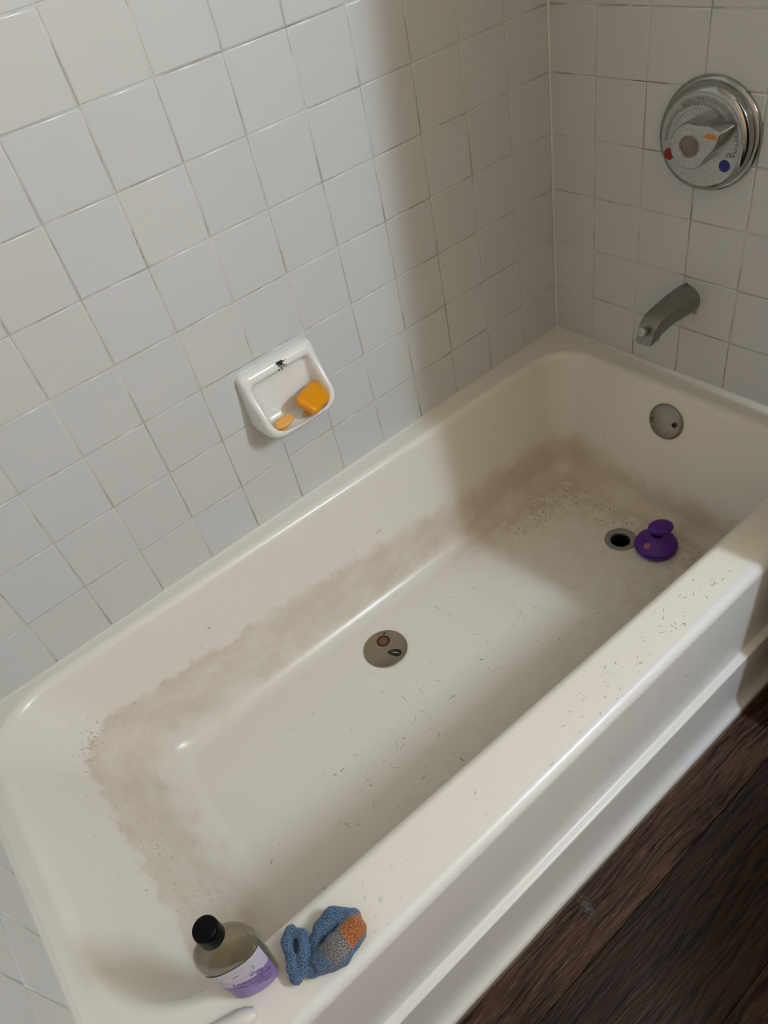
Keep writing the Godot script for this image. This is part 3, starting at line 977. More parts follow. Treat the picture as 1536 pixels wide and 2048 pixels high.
func build_dish() -> void:
	var d := thing("soap_dish", "white ceramic soap dish set into the tiled wall with a black smudge on top", "soap dish", Vector3(-0.737, 0.0, 0.0))
	var b := MB.new()
	var rows := [
		dish_ring(0.0790, 0.7130, 0.5910, -0.001, -0.001, 0.012, 0.022),
		dish_ring(0.0792, 0.7132, 0.5890, 0.006, 0.020, 0.012, 0.024),
		dish_ring(0.0785, 0.7124, 0.5890, 0.0105, 0.048, 0.012, 0.028),
		dish_ring(0.0768, 0.7108, 0.5915, 0.0145, 0.0600, 0.012, 0.030),
		dish_ring(0.0735, 0.7078, 0.5975, 0.0180, 0.0660, 0.012, 0.031),
		dish_ring(0.0690, 0.7030, 0.6025, 0.0212, 0.0670, 0.012, 0.031, 0.003),
		dish_ring(0.0660, 0.6965, 0.6035, 0.0225, 0.0650, 0.011, 0.030, 0.004),
		dish_ring(0.0628, 0.6915, 0.6010, 0.0208, 0.0605, 0.010, 0.028, 0.003),
		dish_ring(0.0608, 0.6885, 0.5970, 0.0165, 0.0540, 0.009, 0.025),
		dish_ring(0.0590, 0.6865, 0.5950, 0.0110, 0.0420, 0.008, 0.020),
		dish_ring(0.0565, 0.6835, 0.5955, 0.0075, 0.0220, 0.008, 0.014),
		dish_ring(0.0535, 0.6800, 0.5990, 0.0062, 0.0110, 0.008, 0.010),
		dish_ring(0.0460, 0.6720, 0.6090, 0.0060, 0.0066, 0.006, 0.006)]
	b.grid(rows, true)
	b.poly(rows[12])
	var o := obj(d, "dish_body", b.mesh(Vector3(0, 0.2, 1)), M.ceramic)
	# drips of orange soap on the tray
	var residue := mat(rgb(226, 168, 74), 0.4)
	b = MB.new()
	for q in [[-0.040, 0.5975, 0.044, 0.012], [0.022, 0.5975, 0.048, 0.012], [0.011, 0.5978, 0.050, 0.007]]:
		b = MB.new()
		b.lathe([Vector2(q[3], -0.001), Vector2(q[3] * 0.8, 0.0012), Vector2(0, 0.002)], 20, Transform3D(Basis.IDENTITY, Vector3(q[0], q[1], q[2] - 0.006)))
		obj(d, "soap_residue", b.mesh(Vector3.UP), residue)
	# tuft of black grime on the upper rim
	b = MB.new()
	for k in 110:
		var p := Vector3(0.004 + rng.randfn(0, 0.0034), 0.7068 - abs(rng.randfn(0, 0.0030)) - (0.008 * rng.randf() if k % 5 == 0 else 0.0), 0.0196)
		p.z = 0.0185 + (0.7075 - p.y) * 0.55
		var q := p + Vector3(rng.randf_range(-0.003, 0.003), rng.randf_range(-0.003, 0.002), rng.randf_range(0.0, 0.0012))
		b.tube(PackedVector3Array([p, p.lerp(q, 0.5) + Vector3(0, 0, 0.0006), q]), PackedFloat32Array([0.0005, 0.0009, 0.0003]), 5)
	var tuft := obj(d, "grime_tuft", b.mesh(), M.black_mark)
	tuft.set_meta("label", "black furry smudge")
	tuft.set_meta("kind", "stuff")

	# soaps lie in the dish: things of their own
	var s := obj(self, "soap_bar", soap_shape(Vector3(0.070, 0.019, 0.048), 0.006, 5.0, 17), M.soap, Transform3D(Basis.from_euler(Vector3(0.62, 0.42, -0.10)), Vector3(-0.7045, 0.6245, 0.0500)))
	tag(s, "bright orange bar of soap propped at the right of the white dish", "soap")
	s = obj(self, "soap_sliver", soap_shape(Vector3(0.042, 0.008, 0.022), 0.0035, 2.6, 23), M.soap_pale, Transform3D(Basis.from_euler(Vector3(0.38, 0.10, 0.0)), Vector3(-0.771, 0.6075, 0.0415)))
	tag(s, "pale yellow sliver of soap lying in the left of the white dish", "soap")

func soap_shape(s: Vector3, r: float, pw: float, sd: int) -> ArrayMesh:
	# a worn bar: superellipse outline with domed faces
	var b := MB.new()
	var nz := noise(sd, 30.0, 2)
	var rows := []
	var prof := [[0.0, -1.0], [0.6, -0.985], [0.85, -0.88], [0.96, -0.55], [1.0, 0.0], [0.96, 0.55], [0.85, 0.88], [0.6, 0.985], [0.0, 1.0]]
	for q in prof:
		var row := PackedVector3Array()
		for k in 56:
			var t := TAU * k / 56.0
			var c := cos(t)
			var sn := sin(t)
			var rr: float = q[0]
			var p := Vector3(sign(c) * pow(abs(c), 2.0 / pw) * rr * s.x / 2, q[1] * s.y / 2, sign(sn) * pow(abs(sn), 2.0 / pw) * rr * s.z / 2)
			row.append(p * (1.0 + 0.06 * nz.get_noise_3dv(p)))
		rows.append(row)
	b.grid(rows, true)
	return b.mesh()

# ------------------------------------------------------------------ things in and on the tub
func build_scrubber() -> void:
	var s := thing("silicone_scrubber", "purple silicone scrubber with knob handle lying beside the tub drain", "scrubber", Vector3(-0.197, FLOOR_Y + 0.0005, 0.447))
	var b := MB.new()
	b.lathe([Vector2(0.0, 0.0), Vector2(0.036, 0.0), Vector2(0.0425, 0.003), Vector2(0.0452, 0.0085), Vector2(0.0455, 0.0145), Vector2(0.0448, 0.0158)], 72, Transform3D.IDENTITY, 60.0)
	obj(s, "base", b.mesh(), M.purple)
	b = MB.new()
	b.lathe([Vector2(0.0420, 0.0150), Vector2(0.0424, 0.0164), Vector2(0.0446, 0.0170), Vector2(0.0440, 0.0200), Vector2(0.0405, 0.0236), Vector2(0.033, 0.0278), Vector2(0.024, 0.0315), Vector2(0.0165, 0.0360), Vector2(0.0135, 0.0415), Vector2(0.0130, 0.0470)], 72, Transform3D.IDENTITY, 70.0)
	obj(s, "dome", b.mesh(), M.purple)
	b = MB.new()
	var tilt := Transform3D(Basis.from_euler(Vector3(0.0, -0.42, -0.10)) * Basis.from_scale(Vector3(1.12, 1.1, 0.84)), Vector3(0.008, 0.0495, 0.001))
	b.lathe([Vector2(0.008, -0.004), Vector2(0.014, -0.001), Vector2(0.0215, 0.003), Vector2(0.0248, 0.008), Vector2(0.0250, 0.012), Vector2(0.0225, 0.0155), Vector2(0.015, 0.0180), Vector2(0.007, 0.0188), Vector2(0.0, 0.019)], 56, tilt, 80.0)
	obj(s, "knob", b.mesh(), M.purple)
	b = MB.new()
	var n := Vector3(-0.30, 0.85, 0.10).normalized()
	var ring := axis_to(Vector3(-0.45, 0.88, -0.06), Vector3(-0.0292, 0.0292, -0.003))
	b.lathe([Vector2(0.0075, -0.003), Vector2(0.0075, 0.0006), Vector2(0.0066, 0.001), Vector2(0.0, 0.001)], 28, ring)
	var dot := obj(s, "button", b.mesh(), M.purple_dot)
	dot.set_meta("label", "small round pink button")

func build_plate() -> void:
	var p := thing("cover_plate", "loose round steel cover plate with rust ring lying flat on the tub floor", "plate", Vector3(-0.790, FLOOR_Y + 0.0004, 0.206))
	var b := MB.new()
	b.lathe([Vector2(0.0, 0.0), Vector2(0.0465, 0.0), Vector2(0.0475, 0.0012), Vector2(0.0474, 0.0030), Vector2(0.0462, 0.0038), Vector2(0.03, 0.0044), Vector2(0.0, 0.0047)], 72, Transform3D.IDENTITY, 50.0)
	obj(p, "disc", b.mesh(), M.steel_plate)
	var rust := MB.new()
	var at := Transform3D(Basis.IDENTITY, Vector3(0.008, 0.0043, -0.017))
	rust.lathe([Vector2(0.0146, 0.0), Vector2(0.0142, 0.0010), Vector2(0.0122, 0.0014), Vector2(0.0104, 0.0010), Vector2(0.0100, 0.0)], 36, at)
	for k in 26:
		var a := rng.randf() * TAU
		var q := Vector3(0.008 + cos(a) * 0.0130, 0.0045, -0.017 + sin(a) * 0.0130)
		rust.lathe([Vector2(rng.randf_range(0.0009, 0.0024), 0.0), Vector2(0.0008, 0.0009), Vector2(0, 0.001)], 9, Transform3D(Basis.IDENTITY, q))
	var rr := obj(p, "rust_ring", rust.mesh(), M.rust)
	rr.set_meta("label", "rusty brown ring round a screw hole")
	b = MB.new()
	b.lathe([Vector2(0.0104, 0.0004), Vector2(0.0080, 0.0006), Vector2(0.0, 0.0006)], 30, at)
	obj(p, "screw_hole", b.mesh(Vector3.UP), mat(rgb(104, 66, 54), 0.35))
	b = MB.new()
	b.box(Vector3(0.024, 0.006, -0.034), Vector3(0.008, 0.004, 0.005), 0.0016)
	obj(p, "crumb", b.mesh(), mat(rgb(128, 118, 100), 0.9))
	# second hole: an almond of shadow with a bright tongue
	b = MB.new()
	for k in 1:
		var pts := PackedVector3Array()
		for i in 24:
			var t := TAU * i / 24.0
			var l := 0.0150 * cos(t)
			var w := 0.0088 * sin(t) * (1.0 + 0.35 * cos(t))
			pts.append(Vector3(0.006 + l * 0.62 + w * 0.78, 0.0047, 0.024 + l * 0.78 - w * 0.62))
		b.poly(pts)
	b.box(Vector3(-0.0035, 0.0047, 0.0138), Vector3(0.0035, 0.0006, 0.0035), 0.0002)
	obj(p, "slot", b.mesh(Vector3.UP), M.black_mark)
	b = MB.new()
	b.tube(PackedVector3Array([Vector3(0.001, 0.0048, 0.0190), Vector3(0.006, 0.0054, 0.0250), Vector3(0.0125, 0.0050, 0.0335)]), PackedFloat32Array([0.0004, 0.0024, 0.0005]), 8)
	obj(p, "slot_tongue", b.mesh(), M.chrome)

func super_row(hw: float, hd: float, y: float, pw: float, n := 72) -> PackedVector3Array:
	var row := PackedVector3Array()
	for k in n:
		var t := TAU * k / n
		var c := cos(t)
		var s := sin(t)
		row.append(Vector3(sign(c) * pow(abs(c), 2.0 / pw) * hw, y, sign(s) * pow(abs(s), 2.0 / pw) * hd))
	return row

func build_bottle() -> void:
	var p := thing("lotion_bottle", "flat oval brownish bottle with black cap and lavender label on the tub rim", "bottle", Vector3(-1.3065, RIM + 0.0008, 0.667))
	p.rotation.y = -0.24
	var b := MB.new()
	var rows := []
	for q in [[0.023, 0.010, 0.0000, 2.3], [0.0275, 0.0160, 0.0004, 2.4], [0.0292, 0.0178, 0.0030, 2.4], [0.0300, 0.0184, 0.0100, 2.4], [0.0328, 0.0194, 0.0500, 2.4], [0.0352, 0.0200, 0.0950, 2.4], [0.0354, 0.0198, 0.1119, 2.4], [0.0345, 0.0192, 0.1223, 2.35], [0.0322, 0.0180, 0.1321, 2.3], [0.0285, 0.0165, 0.1399, 2.2], [0.0235, 0.0148, 0.1457, 2.1], [0.0180, 0.0134, 0.1499, 2.0], [0.0142, 0.0126, 0.1525, 2.0], [0.0128, 0.0122, 0.1561, 2.0], [0.0126, 0.0122, 0.1613, 2.0]]:
		rows.append(super_row(q[0], q[1], q[2], q[3]))
	b.grid(rows, true)
	b.poly(rows[0])
	var m := mat(Color(0.50, 0.46, 0.38, 0.66), 0.1)
	m.transparency = BaseMaterial3D.TRANSPARENCY_ALPHA
	obj(p, "bottle_body", b.mesh(), m)
	# the liquid inside
	b = MB.new()
	rows = []
	for q in [[0.022, 0.009, 0.0025, 2.3], [0.0270, 0.0155, 0.005, 2.4], [0.0282, 0.0166, 0.012, 2.4], [0.0308, 0.0176, 0.050, 2.4], [0.0326, 0.0180, 0.082, 2.4]]:
		rows.append(super_row(q[0], q[1], q[2], q[3]))
	b.grid(rows, true)
	b.poly(rows[0]); b.poly(rows[4])
	var lm := mat(Color(0.40, 0.30, 0.16, 0.6), 0.2)
	lm.transparency = BaseMaterial3D.TRANSPARENCY_ALPHA
	obj(p, "liquid", b.mesh(), lm)
	# cap
	b = MB.new()
	var cap := [Vector2(0.0, 0.1579), Vector2(0.0134, 0.1579), Vector2(0.0142, 0.1587), Vector2(0.0144, 0.1655), Vector2(0.0144, 0.1795), Vector2(0.0138, 0.1827), Vector2(0.0122, 0.1843), Vector2(0.007, 0.1849), Vector2(0.0, 0.1850)]
	b.lathe(cap, 56, Transform3D.IDENTITY, 50.0)
	obj(p, "cap", b.mesh(), M.cap)
	b = MB.new()
	b.lathe([Vector2(0.0130, 0.1547), Vector2(0.0140, 0.1553), Vector2(0.0140, 0.1567), Vector2(0.0130, 0.1573)], 48)
	obj(p, "neck_ring", b.mesh(), m)
	# wrap-round label on the front, a hair proud of the wall
	b = MB.new()
	rows = []
	var uvs := []
	for r in 12:
		var t := r / 11.0
		var y: float = lerp(0.105, 0.006, t)
		var row := PackedVector3Array()
		var uvr := PackedVector2Array()
		for k in 33:
			var e: float = lerp(0.842, 0.865, t)
			var a: float = lerp(PI * e, PI * (1.0 - e), k / 32.0)
			var hw: float = lerp(0.0300, 0.0353, (y - 0.010) / 0.087)
			var hd: float = lerp(0.0184, 0.0200, clamp((y - 0.010) / 0.06, 0.0, 1.0))
			var c := cos(a)
			var sn := sin(a)
			row.append(Vector3(sign(c) * pow(abs(c), 2.0 / 2.4) * (hw + 0.0004), y, pow(abs(sn), 2.0 / 2.4) * (hd + 0.0006)))
			uvr.append(Vector2(k / 32.0, t))
		rows.append(row); uvs.append(uvr)
	b.grid(rows, false, uvs)
	var lab := mat(Color.WHITE, 0.4)
	lab.albedo_texture = label_texture()
	obj(p, "label", b.mesh(Vector3(0, 0, 1)), lab)

func label_texture() -> ImageTexture:
	var w := 320
	var h := 512
	var im := Image.create_empty(w, h, false, Image.FORMAT_RGB8)
	for y in h:
		for x in w:
			var t := float(y) / h
			var c := rgb(206, 204, 222).lerp(rgb(190, 184, 216), t)
			if t > 0.48:
				c = rgb(150, 130, 196).lerp(rgb(140, 122, 186), float(x) / w)
			im.set_pixel(x, y, c)
	# emblem: a thin oval with a sprig of leaves and marks round its edge
	var c0 := Vector2(w * 0.45, h * 0.24)
	for k in 720:
		var a := TAU * k / 720.0
		if a > 5.3 and a < 5.75:
			continue
		for rr in [1.0, 0.97]:
			dab(im, c0 + Vector2(cos(a) * 78.0 * rr, sin(a) * 66.0 * rr), 0.8, rgb(96, 94, 108), 0.7)
	for k in 22:
		var a := lerp(0.2, 2.9, k / 21.0)
		if k % 4 != 3:
			dab(im, c0 + Vector2(cos(a) * 62.0, sin(a) * 50.0), 2.4, rgb(120, 118, 132), 0.7)
	for k in 5:
		var a := -PI / 2 + (k - 2) * 0.55
		for i in 12:
			dab(im, c0 + Vector2(0, -4) + Vector2(cos(a), sin(a)) * (4.0 + i * 1.3), 2.6 - abs(i - 6) * 0.3, rgb(66, 64, 76), 0.9)
	for k in 30:
		dab(im, c0 + Vector2(-28 + k * 1.9, 14), 1.0, rgb(110, 108, 120), 0.6)
	# line of small marks beyond the emblem
	for k in 7:
		dab(im, Vector2(w * 0.72 + k * 9.0, h * (0.15 - 0.003 * k)), 2.2, rgb(90, 88, 100), 0.7)
	# lavender sprigs over the boundary
	for s in [[0.98, 0.66, 0.34, 0.44], [1.0, 0.72, 0.46, 0.50], [0.92, 0.80, 0.40, 0.60], [1.0, 0.58, 0.60, 0.38], [0.95, 0.86, 0.62, 0.62], [1.0, 0.78, 0.7, 0.48], [0.9, 0.7, 0.3, 0.54], [0.98, 0.9, 0.5, 0.72]]:
		var a := Vector2(s[0] * w, s[1] * h)
		var b := Vector2(s[2] * w, s[3] * h)
		for k in 60:
			var q := a.lerp(b, k / 59.0)
			dab(im, q, 1.0, rgb(110, 112, 92), 0.5)
			if k > 18:
				for i in 2:
					dab(im, q + Vector2(rng.randfn(0, 9), rng.randfn(0, 8)), rng.randf_range(3.0, 7.0), [rgb(92, 66, 146), rgb(124, 96, 178), rgb(74, 52, 124)][rng.randi() % 3], 0.8)
	for k in 80:
		dab(im, Vector2(w * 0.10 + k * 2.1, h * 0.80 + sin(k * 1.7) * 2.0), 1.6, rgb(222, 216, 214), 0.7 if k % 6 < 4 else 0.0)
	for k in 60:
		dab(im, Vector2(w * 0.12 + k * 2.0, h * 0.87), 1.2, rgb(206, 198, 216), 0.6 if k % 5 < 3 else 0.0)
	return tex(im)

func dab(im: Image, q: Vector2, r: float, c: Color, a: float) -> void:
	for y in range(int(q.y - r - 1), int(q.y + r + 2)):
		for x in range(int(q.x - r - 1), int(q.x + r + 2)):
			if x < 0 or y < 0 or x >= im.get_width() or y >= im.get_height():
				continue
			var f: float = clamp(r + 0.5 - Vector2(x + 0.5, y + 0.5).distance_to(q), 0.0, 1.0) * a
			if f > 0.0:
				im.set_pixel(x, y, im.get_pixel(x, y).lerp(c, f))

# ------------------------------------------------------------------ crumpled sock
var caps := []
func sock_field(p: Vector3, nz: FastNoiseLite) -> float:
	var k := 0.0042
	var d := 1.0
	for c in caps:
		var pa: Vector3 = p - c[0]
		var h: float = clamp(pa.dot(c[1]) * c[2], 0.0, 1.0)
		var e: float = (pa - c[1] * h).length() - c[3] - c[4] * h
		if e > d + k:
			continue
		var t: float = clamp(0.5 + 0.5 * (d - e) / k, 0.0, 1.0)
		d = lerp(d, e, t) - k * t * (1.0 - t)
	if d < 0.01:
		d += nz.get_noise_3dv(p) * 0.0022
	return d

func build_sock() -> void:
	var o := Vector3(-1.222, RIM + 0.0005, 0.692)
	var C := [ # from, to, radius, radius: relative to o
		[[0.036, 0.017, 0.022], [0.008, 0.019, 0.027], 0.0165, 0.0180],
		[[0.008, 0.019, 0.027], [-0.012, 0.015, 0.024], 0.0180, 0.0140],
		[[0.016, 0.010, 0.029], [-0.006, 0.010, 0.031], 0.0110, 0.0090],
		[[0.044, 0.014, 0.008], [0.026, 0.018, -0.008], 0.0110, 0.0105],
		[[0.026, 0.018, -0.008], [0.006, 0.016, -0.008], 0.0105, 0.0085],
		[[0.006, 0.016, -0.008], [-0.006, 0.012, 0.000], 0.0085, 0.0080],
		[[-0.006, 0.012, 0.000], [-0.014, 0.012, 0.018], 0.0085, 0.0110],
		[[0.030, 0.010, 0.002], [0.006, 0.008, 0.008], 0.0090, 0.0080],
		[[-0.014, 0.010, 0.018], [-0.034, 0.008, 0.013], 0.0105, 0.0080],
		[[0.004, 0.009, 0.027], [-0.026, 0.009, 0.021], 0.0090, 0.0080],
		# cuff: a drooping loop of rolled edge
		[[-0.014, 0.020, -0.016], [-0.022, 0.023, -0.028], 0.0065, 0.0062],
		[[-0.022, 0.023, -0.028], [-0.034, 0.020, -0.024], 0.0062, 0.0060],
		[[-0.034, 0.020, -0.024], [-0.040, 0.016, -0.006], 0.0060, 0.0060],
		[[-0.040, 0.016, -0.006], [-0.045, 0.016, 0.003], 0.0060, 0.0064],
		[[-0.045, 0.016, 0.003], [-0.046, 0.012, 0.013], 0.0062, 0.0072],
		[[-0.046, 0.012, 0.013], [-0.034, 0.014, 0.010], 0.0072, 0.0064],
		[[-0.034, 0.014, 0.010], [-0.024, 0.018, 0.000], 0.0062, 0.0060],
		[[-0.024, 0.018, 0.000], [-0.014, 0.020, -0.016], 0.0062, 0.0066],
		# under-side of the cuff
		[[-0.024, 0.005, -0.020], [-0.038, 0.005, 0.004], 0.0085, 0.0080],
		[[-0.018, 0.006, -0.010], [-0.032, 0.006, 0.006], 0.0082, 0.0076]]
	caps = []
	for c in C:
		var a := Vector3(c[0][0], c[0][1], c[0][2])
		var b := Vector3(c[1][0], c[1][1], c[1][2])
		caps.append([a, b - a, 1.0 / (b - a).length_squared(), c[2], c[3] - c[2]])
	var nz := noise(77, 55.0, 3)
	var cell := 0.0021
	var lo := Vector3(-0.062, -0.003, -0.044)
	var N := Vector3i(60, 22, 46)
	var val := PackedFloat32Array()
	val.resize(N.x * N.y * N.z)
	for z in N.z:
		for y in N.y:
			for x in N.x:
				var p := lo + Vector3(x, y, z) * cell
				var d := sock_field(p, nz)
				val[(z * N.y + y) * N.x + x] = max(d, 0.0002 - p.y)
	# surface nets
	var b := MB.new()
	var at := {}
	var corner := [Vector3i(0, 0, 0), Vector3i(1, 0, 0), Vector3i(0, 1, 0), Vector3i(1, 1, 0), Vector3i(0, 0, 1), Vector3i(1, 0, 1), Vector3i(0, 1, 1), Vector3i(1, 1, 1)]
	var edges := [[0, 1], [2, 3], [4, 5], [6, 7], [0, 2], [1, 3], [4, 6], [5, 7], [0, 4], [1, 5], [2, 6], [3, 7]]
	for z in N.z - 1:
		for y in N.y - 1:
			for x in N.x - 1:
				var f := []
				var neg := 0
				for c in corner:
					var q: float = val[((z + c.z) * N.y + y + c.y) * N.x + x + c.x]
					f.append(q)
					if q < 0.0:
						neg += 1
				if neg == 0 or neg == 8:
					continue
				var s := Vector3.ZERO
				var m := 0
				for e in edges:
					var fa: float = f[e[0]]
					var fb: float = f[e[1]]
					if (fa < 0.0) != (fb < 0.0):
						s += Vector3(corner[e[0]]).lerp(Vector3(corner[e[1]]), fa / (fa - fb))
						m += 1
				at[(z * N.y + y) * N.x + x] = b.v.size()
				var p := lo + (Vector3(x, y, z) + s / m) * cell
				b.v.append(p); b.n.append(Vector3.ZERO); b.uv.append(Vector2(p.x, p.z) * 20.0)
				b.col.append(sock_color(p, nz))
	var st := [1, N.x, N.x * N.y]
	for key in at.keys():
		var i: int = key
		var x := i % N.x
		var y := (i / N.x) % N.y
		var z := i / (N.x * N.y)
		for ax in 3:
			var u: int = (ax + 1) % 3
			var w: int = (ax + 2) % 3
			var pos := [x, y, z]
			if pos[u] == 0 or pos[w] == 0:
				continue
			var a0: float = val[i]
			var a1: float = val[i + st[ax]]
			if (a0 < 0.0) == (a1 < 0.0):
				continue
			var q := [i, i - st[u], i - st[u] - st[w], i - st[w]]
			if not (at.has(q[1]) and at.has(q[2]) and at.has(q[3])):
				continue
			if a0 < 0.0:
				b.tri(at[q[0]], at[q[3]], at[q[1]]); b.tri(at[q[3]], at[q[2]], at[q[1]])
			else:
				b.tri(at[q[0]], at[q[1]], at[q[3]]); b.tri(at[q[1]], at[q[2]], at[q[3]])
	var m := mat(Color.WHITE, 0.95)
	m.vertex_color_use_as_albedo = true
	var pile := noise(92, 0.10, 2)
	var data := PackedByteArray()
	for py in 256:
		for px in 256:
			var q: float = clamp(0.50 + 1.0 * pile.get_noise_2d(px, py), 0.08, 1.0)
			for i in 3:
				data.append(int(255.0 * pow(q, 0.7)))
	m.albedo_texture = image_from(data, 256, 256)
	m.normal_enabled = true
	m.normal_texture = height_normal(91, 256, 0.12, 3, 10.0)
	m.normal_scale = 1.0
	m.uv1_triplanar = true
	m.uv1_scale = Vector3(22, 22, 22)
	m.rim_enabled = true
	m.rim = 0.4
	var s := obj(self, "sock", b.mesh(), m, Transform3D(Basis.IDENTITY, o))
	tag(s, "crumpled blue terry sock with orange toe beside the bottle on the tub rim", "sock")

func sock_color(p: Vector3, nz: FastNoiseLite) -> Color:
	var blue := Color(0.105, 0.20, 0.35)
	var grey := Color(0.27, 0.25, 0.24)
	var orange := Color(0.56, 0.17, 0.045)
	var g: float = smoothstep(-0.014, 0.002, p.x) * smoothstep(0.006, 0.015, p.z + nz.get_noise_3dv(p * 0.7) * 0.006)
	g *= 1.0 - smoothstep(0.024, 0.034, p.z - (p.y - 0.014) * 0.9)
	var c := blue.lerp(grey, g)
	var e: float = smoothstep(0.020, 0.026, p.x + nz.get_noise_3dv(p) * 0.004) * smoothstep(0.010, 0.015, p.z) * (1.0 - smoothstep(0.030, 0.034, p.z - (p.y - 0.014) * 0.7))
	c = c.lerp(orange, e)
	return c * 1.9

# ------------------------------------------------------------------ small stuff
func build_bits() -> void:
	# loose hairs and specks
	var b := MB.new()
	var hair := func(into: MB, p: Vector3, l: float, r: float, up: Vector3) -> void:
		var t := Vector3(rng.randfn(0, 1), rng.randfn(0, 1), rng.randfn(0, 1))
		t = (t - up * t.dot(up)).normalized()
		var s := up.cross(t)
		var bend := rng.randf_range(-0.5, 0.5)
		var path := PackedVector3Array()
		var rad := PackedFloat32Array()
		for k in 6:
			var q := k / 5.0 - 0.5
			path.append(p + t * q * l + s * bend * l * (q * q - 0.1) + up * r * 0.8)
			rad.append(r * (1.0 if k > 0 and k < 5 else 0.4))
		into.tube(path, rad, 5)
	for k in 46:   # front rim, towards the apron edge
		hair.call(b, Vector3(rng.randfn(-0.62, 0.16), RIM + 0.0006, rng.randf_range(0.685, 0.735)), rng.randf_range(0.002, 0.008), 0.00022, Vector3.UP)
	for k in 18:
		hair.call(b, Vector3(rng.randf_range(-0.6, -0.40), RIM + 0.0006, rng.randf_range(0.675, 0.735)), rng.randf_range(0.002, 0.010), 0.00025, Vector3.UP)
	for k in 40:   # basin floor
		hair.call(b, Vector3(rng.randf_range(-1.1, -0.25), FLOOR_Y + 0.0002, rng.randf_range(0.2, 0.5)), rng.randf_range(0.004, 0.02), 0.00022, Vector3.UP)
	for k in 14:   # apron face and its ledges
		hair.call(b, Vector3(rng.randf_range(-0.75, -0.40), rng.randf_range(0.18, 0.36), 0.7478), rng.randf_range(0.001, 0.004), 0.0003, Vector3(0, 0, 1))
	for k in 12:
		hair.call(b, Vector3(rng.randf_range(-1.0, -0.42), 0.1602, 0.7575), rng.randf_range(0.001, 0.003), 0.0004, Vector3(0, 1, 0.4).normalized())
	var o := obj(self, "loose_hair", b.mesh(), M.hair)
	tag(o, "scattered short dark hairs and specks lying on the white tub", "hair", "", "stuff")
	# pale lint smeared on the floor beside the apron
	b = MB.new()
	for k in 240:
		var along: float = rng.randfn(0, 0.5)
		var p := Vector3(-0.861 - along * 0.004 + rng.randfn(0, 0.005), 0.0006, 0.804 + along * 0.024 + rng.randfn(0, 0.003))
		hair.call(b, p, rng.randf_range(0.002, 0.007), 0.00022, Vector3.UP)
	o = obj(self, "floor_lint", b.mesh(), M.lint)
	tag(o, "pale grey smear of lint on the dark plank floor beside the apron", "lint", "", "stuff")
	# drops of water on the rim beside the sock
	b = MB.new()
	for q in [[-1.150, 0.690, 5.0], [-1.135, 0.705, 6.5], [-1.118, 0.722, 4.0], [-1.142, 0.675, 3.5], [-1.108, 0.700, 3.0], [-1.165, 0.728, 3.5], [-1.10, 0.682, 2.6], [-1.09, 0.712, 2.4], [-1.155, 0.715, 2.8], [-1.08, 0.69, 2.2], [-1.125, 0.69, 2.0], [-1.07, 0.722, 2.0], [-1.148, 0.733, 2.0], [-1.36, 0.705, 3.0], [-1.19, 0.738, 2.2]]:
		var r: float = q[2] * 0.0006
		b.lathe([Vector2(r, 0.0), Vector2(r * 0.92, r * 0.22), Vector2(r * 0.6, r * 0.42), Vector2(0, r * 0.5)], 18, Transform3D(Basis.from_scale(Vector3(rng.randf_range(0.8, 1.5), 1, rng.randf_range(0.8, 1.5))), Vector3(q[0], RIM + 0.0007, q[1])))
	o = obj(self, "water_drops", b.mesh(Vector3.UP), M.water)
	tag(o, "clear water drops on the white tub rim beside the blue sock", "water", "", "stuff")
	# white splash guard bead at the corner of the rim
	b = MB.new()
	var path := PackedVector3Array()
	var rad := PackedFloat32Array()
	var a := Vector3(-1.326, RIM + 0.006, 0.700)
	var e := Vector3(-1.495, RIM + 0.006, 0.655)
	for k in 16:
		var t := k / 15.0
		path.append(a.lerp(e, t) + Vector3(0, 0.004 * t, 0))
		rad.append(0.0120 * (0.55 if k == 0 else 1.0))
	b.tube(path, rad, 16)
	var gd := obj(self, "splash_guard", b.mesh(), M.caulk)
	tag(gd, "white rounded splash guard strip on the tub rim below the bottle", "splash guard")

func build_curtain() -> void:
	# gathered at the faucet end just outside the tub; its edge leans as it hangs
	var c := thing("shower_curtain", "dark brown shower curtain gathered at the faucet end outside the tub", "curtain", Vector3.ZERO)
	var b := MB.new()
	var front := []
	var n := 90
	for r in 13:
		var y: float = lerp(0.05, 1.96, r / 12.0)
		var x0: float = -0.3707 + 0.0718 * y
		var row := PackedVector3Array()
		for k in n + 1:
			var t := float(k) / n
			row.append(Vector3(lerp(x0, -0.03, t), y, 0.88 + 0.024 * sin(t * TAU * 5.0 - PI / 2) + 0.024))
		for k in n + 1:
			var t := 1.0 - float(k) / n
			row.append(Vector3(lerp(x0, -0.03, t) , y, 0.8815 + 0.024 * sin(t * TAU * 5.0 - PI / 2) + 0.024))
		front.append(row)
	b.grid(front, true)
	obj(c, "curtain_panel", b.mesh(), M.curtain)
	for k in 6:
		var rb := MB.new()
		var ring := PackedVector3Array()
		var rr := PackedFloat32Array()
		for i in 17:
			var t := TAU * i / 16.0
			ring.append(Vector3(-0.04 - k * 0.035, 1.975 + 0.022 * sin(t), 0.90 + 0.022 * cos(t)))
			rr.append(0.0018)
		rb.tube(ring, rr, 6, false)
		obj(c, "curtain_ring", rb.mesh(), M.chrome)
	b = MB.new()
	b.tube(PackedVector3Array([Vector3(LEFT, 1.985, 0.90), Vector3(0, 1.985, 0.90)]), PackedFloat32Array([0.0125, 0.0125]), 20)
	var rod := obj(self, "curtain_rod", b.mesh(), M.chrome)
	tag(rod, "straight chrome curtain rod spanning the bathtub alcove", "curtain rod")

